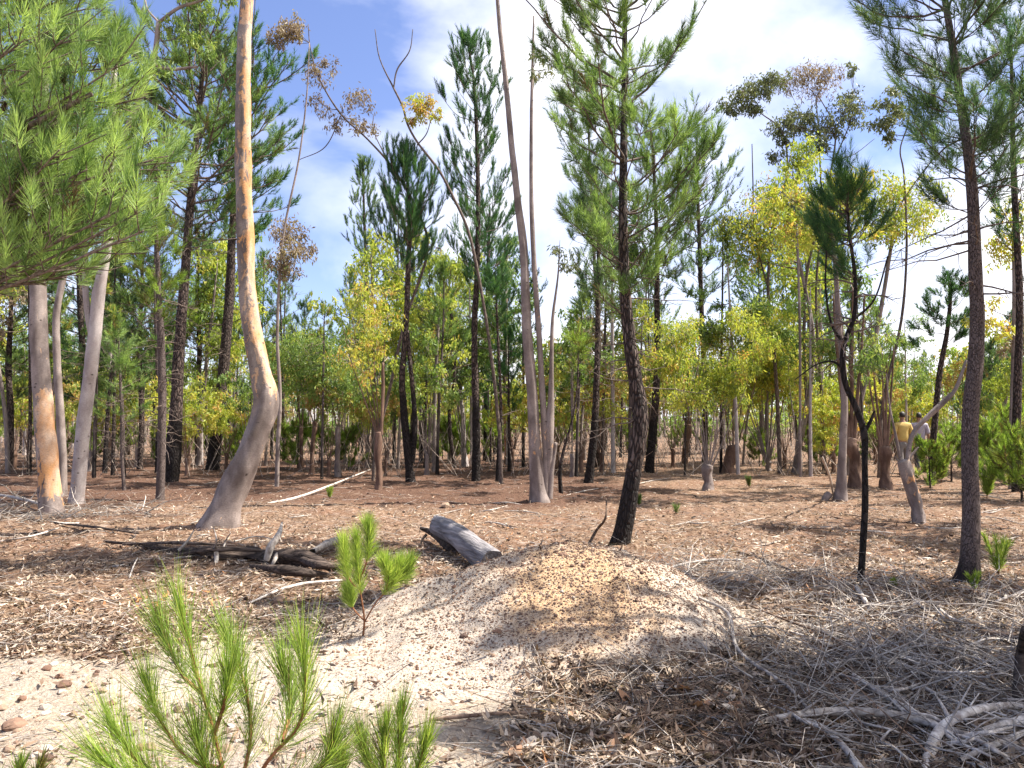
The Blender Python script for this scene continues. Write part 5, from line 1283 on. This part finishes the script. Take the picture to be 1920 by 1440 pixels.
for k in range(70):
    y = rb.uniform(19.5, 28); px = rb.uniform(-60, 1980)
    if 1670 < px < 1800 or 1330 < px < 1350: continue
    kind = rb.choices(['pine', 'euc', 'cop', 'pole'], [0.22, 0.3, 0.38, 0.10])[0]
    sc_ = rb.uniform(0.5, 0.8) if (560 < px < 660 or px > 1230) else rb.uniform(0.6, 0.95)
    place(kind, (px - 960) / F * y, y, sc_)
# trees standing just outside the frame, whose shade falls on the clearing
for x, y, kind, s in [(7.4, 7.6, 'pine', 0.8), (4.7, 5.4, 'pine', 0.7), (4.3, 3.9, 'pine', 0.72), (5.2, 3.9, 'euc', 0.95), (6.5, 3.5, 'euc', 0.95), (5.9, 4.7, 'euc', 0.9), (4.6, 2.9, 'euc', 0.85), (5.6, 3.3, 'euc', 1.0), (4.9, 4.3, 'pine', 0.85), (6.4, 6.9, 'pine', 0.8), (7.6, 9.6, 'euc', 0.8), (9.5, 11.0, 'pine', 0.9), (11.0, 7.5, 'euc', 0.9), (13.5, 15.0, 'pine', 1.0), (-9.0, 9.0, 'pine', 0.9)]:
    place(kind, x, y, s)
for src, loc, rz, s in pending:
    src.location = loc; src.rotation_euler = (0, 0, rz); src.scale = (s,) * 3
for kind, fl in placed.items():
    for k, f_ in enumerate(fl):
        if not f_: PR[kind][k].location = (rb.uniform(-12, 12), 40, 0)

seen = {}
for o in list(scene.objects):
    if o.parent is None and o.get('group', '').endswith('in the wood behind'):
        l_ = ' '.join(w_ for w_ in o['label'].split())
        for a_, b_ in (('at the edge of the wood', 'at the wood edge'), ('inside the wood', 'inside the wood'), ('middling', 'mid sized')):
            l_ = l_.replace(a_, b_)
        w_ = l_.split()
        if len(w_) > 15: l_ = ' '.join(x for x in w_ if x not in ('the', 'just', 'small'))
        seen.setdefault(l_, []).append(o); o['label'] = l_
for l_, os_ in seen.items():
    if len(os_) == 2:
        os_.sort(key=lambda q_: q_.location.y)
        for o, w_ in zip(os_, ('nearer', 'farther')):
            o['label'] = w_ + ' ' + l_.replace('mid sized ', '')
# far wood that reads as one mass
bm, lm = MB(), MB()
n = 520
y = R.uniform(60, 120, n); x = R.uniform(-0.85, 0.85, n) * y
H = R.uniform(3.5, 9.0, n)
top = np.stack([x + R.normal(0, .5, n), y, H], 1)
sticks(bm, np.stack([x, y, np.full(n, -0.2)], 1), top, 0.12, 0.04, 0.6, 0.04, 5)
for k in range(n):
    r_ = R.uniform(1.0, 1.9)
    clump_leaves(lm, np.array([x[k], y[k], H[k] * R.uniform(0.55, 0.95)]), r_, 150, 0.42, 0.18, 0.45, R, 0.4, 1.2)
    if k % 2: clump_leaves(lm, np.array([x[k] + R.normal(), y[k] + R.normal(), R.uniform(0.5, 1.8)]), 1.4, 90, 0.4, 0.2, 0.45, R, 0.3, 0.8)
tag(link('distant_trunks', bm.mesh('distant_trunks', M['branch_pale'])), 'far off trunks deep in the wood', 'trunks', None, 'stuff')
tag(link('distant_foliage', lm.mesh('distant_foliage', M['euc_green'], smooth=False)), 'far off foliage deep in the wood', 'foliage', None, 'stuff')
# dry twiggy undergrowth between the trunks
mb = MB(); n = 4500
c = in_view(n, 20, 60, 0, 0.75); a = R.random(n) * 6.28; L = R.uniform(0.4, 1.8, n)
p0 = np.column_stack([c, gz(c[:, 0], c[:, 1])]); d_ = nrm(np.stack([np.cos(a) * 0.5, np.sin(a) * 0.5, R.uniform(0.3, 1.3, n)], 1))
sticks(mb, p0, p0 + d_ * L[:, None], 0.009, 0.004, np.clip(R.normal(0.6, 0.2, n), 0, 1), 0.06)
tag(link('dry_undergrowth', mb.mesh('dry_undergrowth', M['branch_pale'])), 'dry upright twigs between the background trunks', 'undergrowth', None, 'stuff')

# ------------------------------------------------------------------ seedlings in front
def seedling(label, stems, K, nl, nw, mat, tint, base_px, name='pine_seedling', shoots=None, a0=0.7, curve=0.12, group=None, r0=0.007, spacing=0.03):
    """stems: list of world polylines; needles grow along the upper share of each"""
    base = stems[0][0].copy()
    o = root(name, base, label, 'seedling', group)
    sm, nm = MB(), MB()
    for k, st in enumerate(stems):
        c_ = catmull(st, len(st) * 6); r = np.linspace(r0 if k == 0 else r0 * 0.7, r0 * 0.4, len(c_))
        tube(sm, c_, r, 7, 0.6, None, 0.25)
        s0 = shoots[k] if shoots else 0.35
        i0 = int(len(c_) * s0); seg = c_[i0:]
        tg = nrm(np.gradient(c_, axis=0))[i0:]
        n = max(8, int(K)); idx = R.random(n) ** 0.8 * (len(seg) - 1.001); ii = idx.astype(int); fr = (idx - ii)[:, None]
        p = seg[ii] * (1 - fr) + seg[ii + 1] * fr; ax = tg[ii]
        pr = nrm(np.cross(ax, R.normal(size=(n, 3))))
        an = (a0 * (1 - 0.5 * idx / len(seg)) + R.normal(size=n) * 0.24)[:, None]
        d = nrm(ax * np.cos(an) + pr * np.sin(an) + np.array([0, 0, 0.25]))
        tn = np.clip(tint + (R.random() - 0.5) * 0.3 + R.normal(size=n) * 0.25, 0, 1)
        blades(nm, p, d, nl * (0.45 + 0.75 * R.random(n)), nw, tn, curve)
    link('stem', sm.mesh('stem', M['sap_stem'], base), o)
    link('needles', nm.mesh('needles', M[mat], base, False), o)
    return o
def S(d, *pts): return np.array([P(a, b, d + (c_[0] if c_ else 0)) for a, b, *c_ in pts])
# bright seedling by the left of the mound
b0 = gp(680, 1192); yb = b0[1]
st = [np.vstack([b0 - [0, 0, .02], S(yb, (683, 1160), (676, 1110), (670, 1060), (668, 1010))]), S(yb, (684, 1165), (705, 1130, -.03), (735, 1095, -.05), (748, 1062, -.05)),
      S(yb, (676, 1110), (655, 1085, .05), (648, 1050, .08), (645, 1020, .1)), S(yb, (674, 1090), (688, 1050, -.06), (692, 1010, -.08), (690, 990, -.08)), S(yb, (684, 1165), (662, 1140, .04), (655, 1110, .06)),
      S(yb, (735, 1095, -.05), (756, 1082, 0), (768, 1060, .02)), S(yb, (725, 1105, -.05), (728, 1080, -.1), (722, 1060, -.12))]
seedling('bright green pine seedling with two bushy tops beside the mound', st, 1100, 0.125, 0.0022, 'pine_bright', 0.6, None, a0=0.85, shoots=[.45, .45, .3, .3, .5, .2, .2])
# large seedling at the lower left
d1 = 2.25
st = [S(d1, (452, 1640), (432, 1500), (412, 1420), (392, 1340), (368, 1260), (350, 1190), (338, 1150)),
      S(d1, (432, 1500), (462, 1430, .06), (470, 1350, .1), (452, 1260, .12), (425, 1195, .14)),
      S(d1, (440, 1540), (500, 1430, -.05), (560, 1360, -.08), (572, 1280, -.1), (566, 1215, -.1)),
      S(d1, (415, 1440), (350, 1420, .1), (300, 1350, .14), (275, 1290, .16)),
      S(d1, (440, 1560), (330, 1500, -.12), (260, 1430, -.16), (215, 1370, -.18)),
      S(d1, (380, 1300), (345, 1270, .1), (320, 1220, .14), (300, 1180, .15)),
      S(d1, (530, 1390, -.06), (545, 1320, .05), (530, 1260, .08)), S(d1, (400, 1380), (420, 1320, -.1), (428, 1270, -.12)), S(d1, (430, 1500), (390, 1450, -.14), (370, 1390, -.16)),
      S(d1, (440, 1540), (520, 1480, -.1), (600, 1440, -.14), (625, 1390, -.15)), S(d1, (380, 1480, -.1), (280, 1480, -.2), (190, 1430, -.25))]
seedling('large feathery pine seedling with brown stems at the lower left', st, 430, 0.17, 0.0017, 'pine_bright', 0.46, None, a0=0.62, r0=0.0085, shoots=[.3, .2, .25, .2, .2, .1, .1, .1, .1, .3, .2])
d2 = 2.6
st = [S(d2, (735, 1560), (745, 1470), (748, 1400), (752, 1345)), S(d2, (740, 1520), (700, 1450, .05), (680, 1400, .08)), S(d2, (740, 1520), (780, 1450, -.05), (795, 1400, -.08)), S(d2, (735, 1540), (650, 1480, -.05), (640, 1440, -.08)), S(d2, (742, 1500), (720, 1440, -.1), (722, 1380, -.12))]
seedling('dark green pine seedling poking up at the bottom left of centre', st, 480, 0.14, 0.0020, 'pine_bright', 0.28, None, a0=0.5, shoots=[.2] * 5, r0=0.007)
st = [S(2.4, (20, 1600), (30, 1500), (38, 1440)), S(2.4, (25, 1540), (60, 1480, -.05), (75, 1440, -.08)), S(2.4, (25, 1540), (-10, 1480, .05), (-20, 1430, .05))]
seedling('green pine seedling tip in the bottom left corner', st, 300, 0.075, 0.0028, 'pine_bright', 0.15, None, a0=0.6, shoots=[.2] * 3)
def tuft(px, py, h, label, mat='pine_bright', K=160, nl=0.09, tint=0.5, nst=4, w=0.004, name='small_plant'):
    b = gp(px, py); st = []
    for k in range(nst):
        a = R.random() * 6.28; q_ = np.array([math.cos(a), math.sin(a), 0]) * h * 0.25
        st.append(np.array([b, b + q_ * 0.4 + [0, 0, h * 0.4], b + q_ + [0, 0, h * (0.7 + 0.2 * R.random())]]))
    o = seedling(label, st, K, nl, w, mat, tint, None, name=name, a0=0.8, shoots=[.15] * nst, r0=0.004); o['category'] = 'plant'
    return o
tuft(618, 936, 0.24, 'small lime green tuft beside the white branch')
tuft(1872, 1080, 0.42, 'pale green sapling right of the charred foot of the right tree', K=260, tint=0.6, nl=0.1)
tuft(1826, 1108, 0.16, 'little green plant at the foot of the right tree', nl=0.06)
tuft(1672, 1108, 0.10, 'tiny dark green plant near the charred sapling', nl=0.05, tint=0.15)
tuft(1405, 915, 0.25, 'grey green low plant on the open litter', tint=0.25, nl=0.12, mat='pine_near')
tuft(1198, 950, 0.22, 'low olive plant right of the wavy pine', tint=0.3, mat='pine_near')
tuft(1268, 965, 0.15, 'thin green weed between the stumps and the wavy pine', tint=0.4, K=60, mat='pine_near')
tuft(1850, 935, 0.75, 'soft bright green young pine behind the right tree', K=700, nl=0.16, nst=7, w=0.006, name='pine_sapling')
tuft(1765, 905, 0.95, 'soft green young pine left of the right trunk', K=700, nl=0.18, nst=7, w=0.007, tint=0.35, name='pine_sapling')
tuft(1895, 905, 1.3, 'tall soft green young pine at the right edge', K=800, nl=0.2, nst=9, w=0.007, tint=0.3, name='pine_sapling')

# ------------------------------------------------------------------ two people walking away between the trees
def skin_obj(name, verts, edges, radii, mat, parent, loc, rootv=0, sub=2):
    me = bpy.data.meshes.new(name); me.from_pydata([tuple(v) for v in verts], edges, []); me.materials.append(mat)
    o = link(name, me, parent)
    if not me.skin_vertices: me.attributes; 
    m = o.modifiers.new('skin', 'SKIN'); m.use_smooth_shade = True
    if not me.skin_vertices:
        bpy.context.view_layer.objects.active = o
    for k, r in enumerate(radii):
        me.skin_vertices[0].data[k].radius = r if isinstance(r, tuple) else (r, r)
    for k in range(len(radii)): me.skin_vertices[0].data[k].use_root = (k == rootv)
    s = o.modifiers.new('sub', 'SUBSURF'); s.levels = sub; s.render_levels = sub
    return o
def person(px, y, label, shirt, trousers, h=1.72, rz=0.0, step=0.12, arm_out=0.12):
    x = (px - 960) / F * y; z = float(gz(x, y))
    o = root('person', (x, y, z), label, 'person'); o.rotation_euler = (0, 0, rz); k = h / 1.75
    def sc(v): return [tuple(c_ * k for c_ in p_) for p_ in v]
    # skeleton: pelvis, spine, neck, head, arms, hands with fingers, legs, feet
    V = [(0, 0, 0.95), (0, 0.01, 1.12), (0, 0.02, 1.32), (0, 0.0, 1.45), (0, -0.005, 1.52), (0, 0.01, 1.58), (0, 0.02, 1.65), (0, 0.01, 1.71)]
    rad = [(0.14, 0.10), (0.125, 0.09), (0.15, 0.10), (0.09, 0.07), 0.052, 0.066, (0.078, 0.092), (0.06, 0.07)]
    E = [(0, 1), (1, 2), (2, 3), (3, 4), (4, 5), (5, 6), (6, 7)]
    for s_ in (-1, 1):
        b = len(V)
        V += [(s_ * 0.17, 0, 1.40), (s_ * (0.22 + arm_out * .3), -0.02, 1.13), (s_ * (0.24 + arm_out), 0.07, 0.90), (s_ * (0.245 + arm_out), 0.09, 0.84)]
        rad += [0.055, 0.042, 0.027, (0.022, 0.034)]
        E += [(3, b), (b, b + 1), (b + 1, b + 2), (b + 2, b + 3)]
        for f in range(4):
            c_ = len(V); fy = 0.065 + f * 0.019
            V += [(s_ * (0.247 + arm_out), fy, 0.79), (s_ * (0.24 + arm_out), fy + 0.01, 0.755 + abs(f - 1.4) * 0.006)]
            rad += [0.009, 0.007]; E += [(b + 3, c_), (c_, c_ + 1)]
        c_ = len(V); V += [(s_ * (0.225 + arm_out), 0.13, 0.83), (s_ * (0.22 + arm_out), 0.145, 0.80)]; rad += [0.011, 0.008]; E += [(b + 3, c_), (c_, c_ + 1)]
        b = len(V); st_ = s_ * step
        V += [(s_ * 0.09, 0, 0.87), (s_ * 0.10, 0.5 * st_ + 0.02, 0.50), (s_ * 0.10, st_, 0.09), (s_ * 0.11, st_ + 0.13, 0.035)]
        rad += [0.085, 0.058, 0.038, (0.04, 0.03)]
        E += [(0, b), (b, b + 1), (b + 1, b + 2), (b + 2, b + 3)]
    skin_obj('body', sc(V), E, rad, M['skin'], o, None)
    # shirt
    sv = [(0, 0, 0.90), (0, 0.005, 1.12), (0, 0.015, 1.32), (0, 0, 1.44), (0, 0, 1.49)]; sr = [(0.175, 0.13), (0.165, 0.12), (0.185, 0.13), (0.12, 0.09), (0.07, 0.065)]; se = [(0, 1), (1, 2), (2, 3), (3, 4)]
    for s_ in (-1, 1):
        b = len(sv); sv += [(s_ * 0.175, 0, 1.405), (s_ * (0.20 + arm_out * .2), -0.01, 1.28), (s_ * (0.22 + arm_out * .3), -0.02, 1.13)]; sr += [0.078, 0.07, 0.062]; se += [(3, b), (b, b + 1), (b + 1, b + 2)]
    skin_obj('shirt', sc(sv), se, sr, M[shirt], o, None)
    tv_ = [(0, 0, 0.97), (0, 0, 0.90)]; tr_ = [(0.155, 0.115), (0.16, 0.12)]; te = [(0, 1)]
    for s_ in (-1, 1):
        st_ = s_ * step; b = len(tv_); tv_ += [(s_ * 0.095, 0, 0.82), (s_ * 0.10, 0.5 * st_ + 0.02, 0.50), (s_ * 0.10, st_, 0.12)]; tr_ += [0.10, 0.078, 0.068]; te += [(1, b), (b, b + 1), (b + 1, b + 2)]
    skin_obj('trousers', sc(tv_), te, tr_, M[trousers], o, None)
    for s_ in (-1, 1):
        st_ = s_ * step
        skin_obj('shoe', sc([(s_ * 0.10, st_ - 0.05, 0.05), (s_ * 0.105, st_ + 0.05, 0.05), (s_ * 0.11, st_ + 0.16, 0.035)]), [(0, 1), (1, 2)], [0.05, 0.05, 0.04], M['boot'], o, None)
    skin_obj('hair', sc([(0, -0.035, 1.60), (0, -0.015, 1.68), (0, 0.01, 1.735), (0, 0.05, 1.735)]), [(0, 1), (1, 2), (2, 3)], [(0.07, 0.05), (0.088, 0.082), (0.075, 0.075), (0.05, 0.04)], M['hair'], o, None)
    for s_ in (-1, 1):
        skin_obj('ear', sc([(s_ * 0.082, 0.015, 1.655), (s_ * 0.09, 0.01, 1.625)]), [(0, 1)], [0.014, 0.010], M['skin'], o, None, sub=1)
    # face: nose, eyes, mouth on the far side
    skin_obj('nose', sc([(0, 0.105, 1.655), (0, 0.128, 1.625), (0, 0.108, 1.612)]), [(0, 1), (1, 2)], [0.010, 0.014, 0.012], M['skin'], o, None, sub=1)
    for s_ in (-1, 1):
        skin_obj('eye', sc([(s_ * 0.03, 0.094, 1.658), (s_ * 0.036, 0.094, 1.658)]), [(0, 1)], [0.009, 0.009], M['hair'], o, None, sub=1)
    skin_obj('mouth', sc([(-0.022, 0.098, 1.588), (0, 0.104, 1.586), (0.022, 0.098, 1.588)]), [(0, 1), (1, 2)], [0.005, 0.007, 0.005], M['boot'], o, None, sub=1)
person(1691, 20.5, 'person in a mustard yellow shirt seen from behind among the stump gums', 'shirt_yellow', 'trousers', 1.72, 0.05)
person(1722, 21.6, 'person in a lilac grey shirt half hidden beside the one in yellow', 'shirt_lilac', 'trousers_dark', 1.72, -0.2, arm_out=0.05)
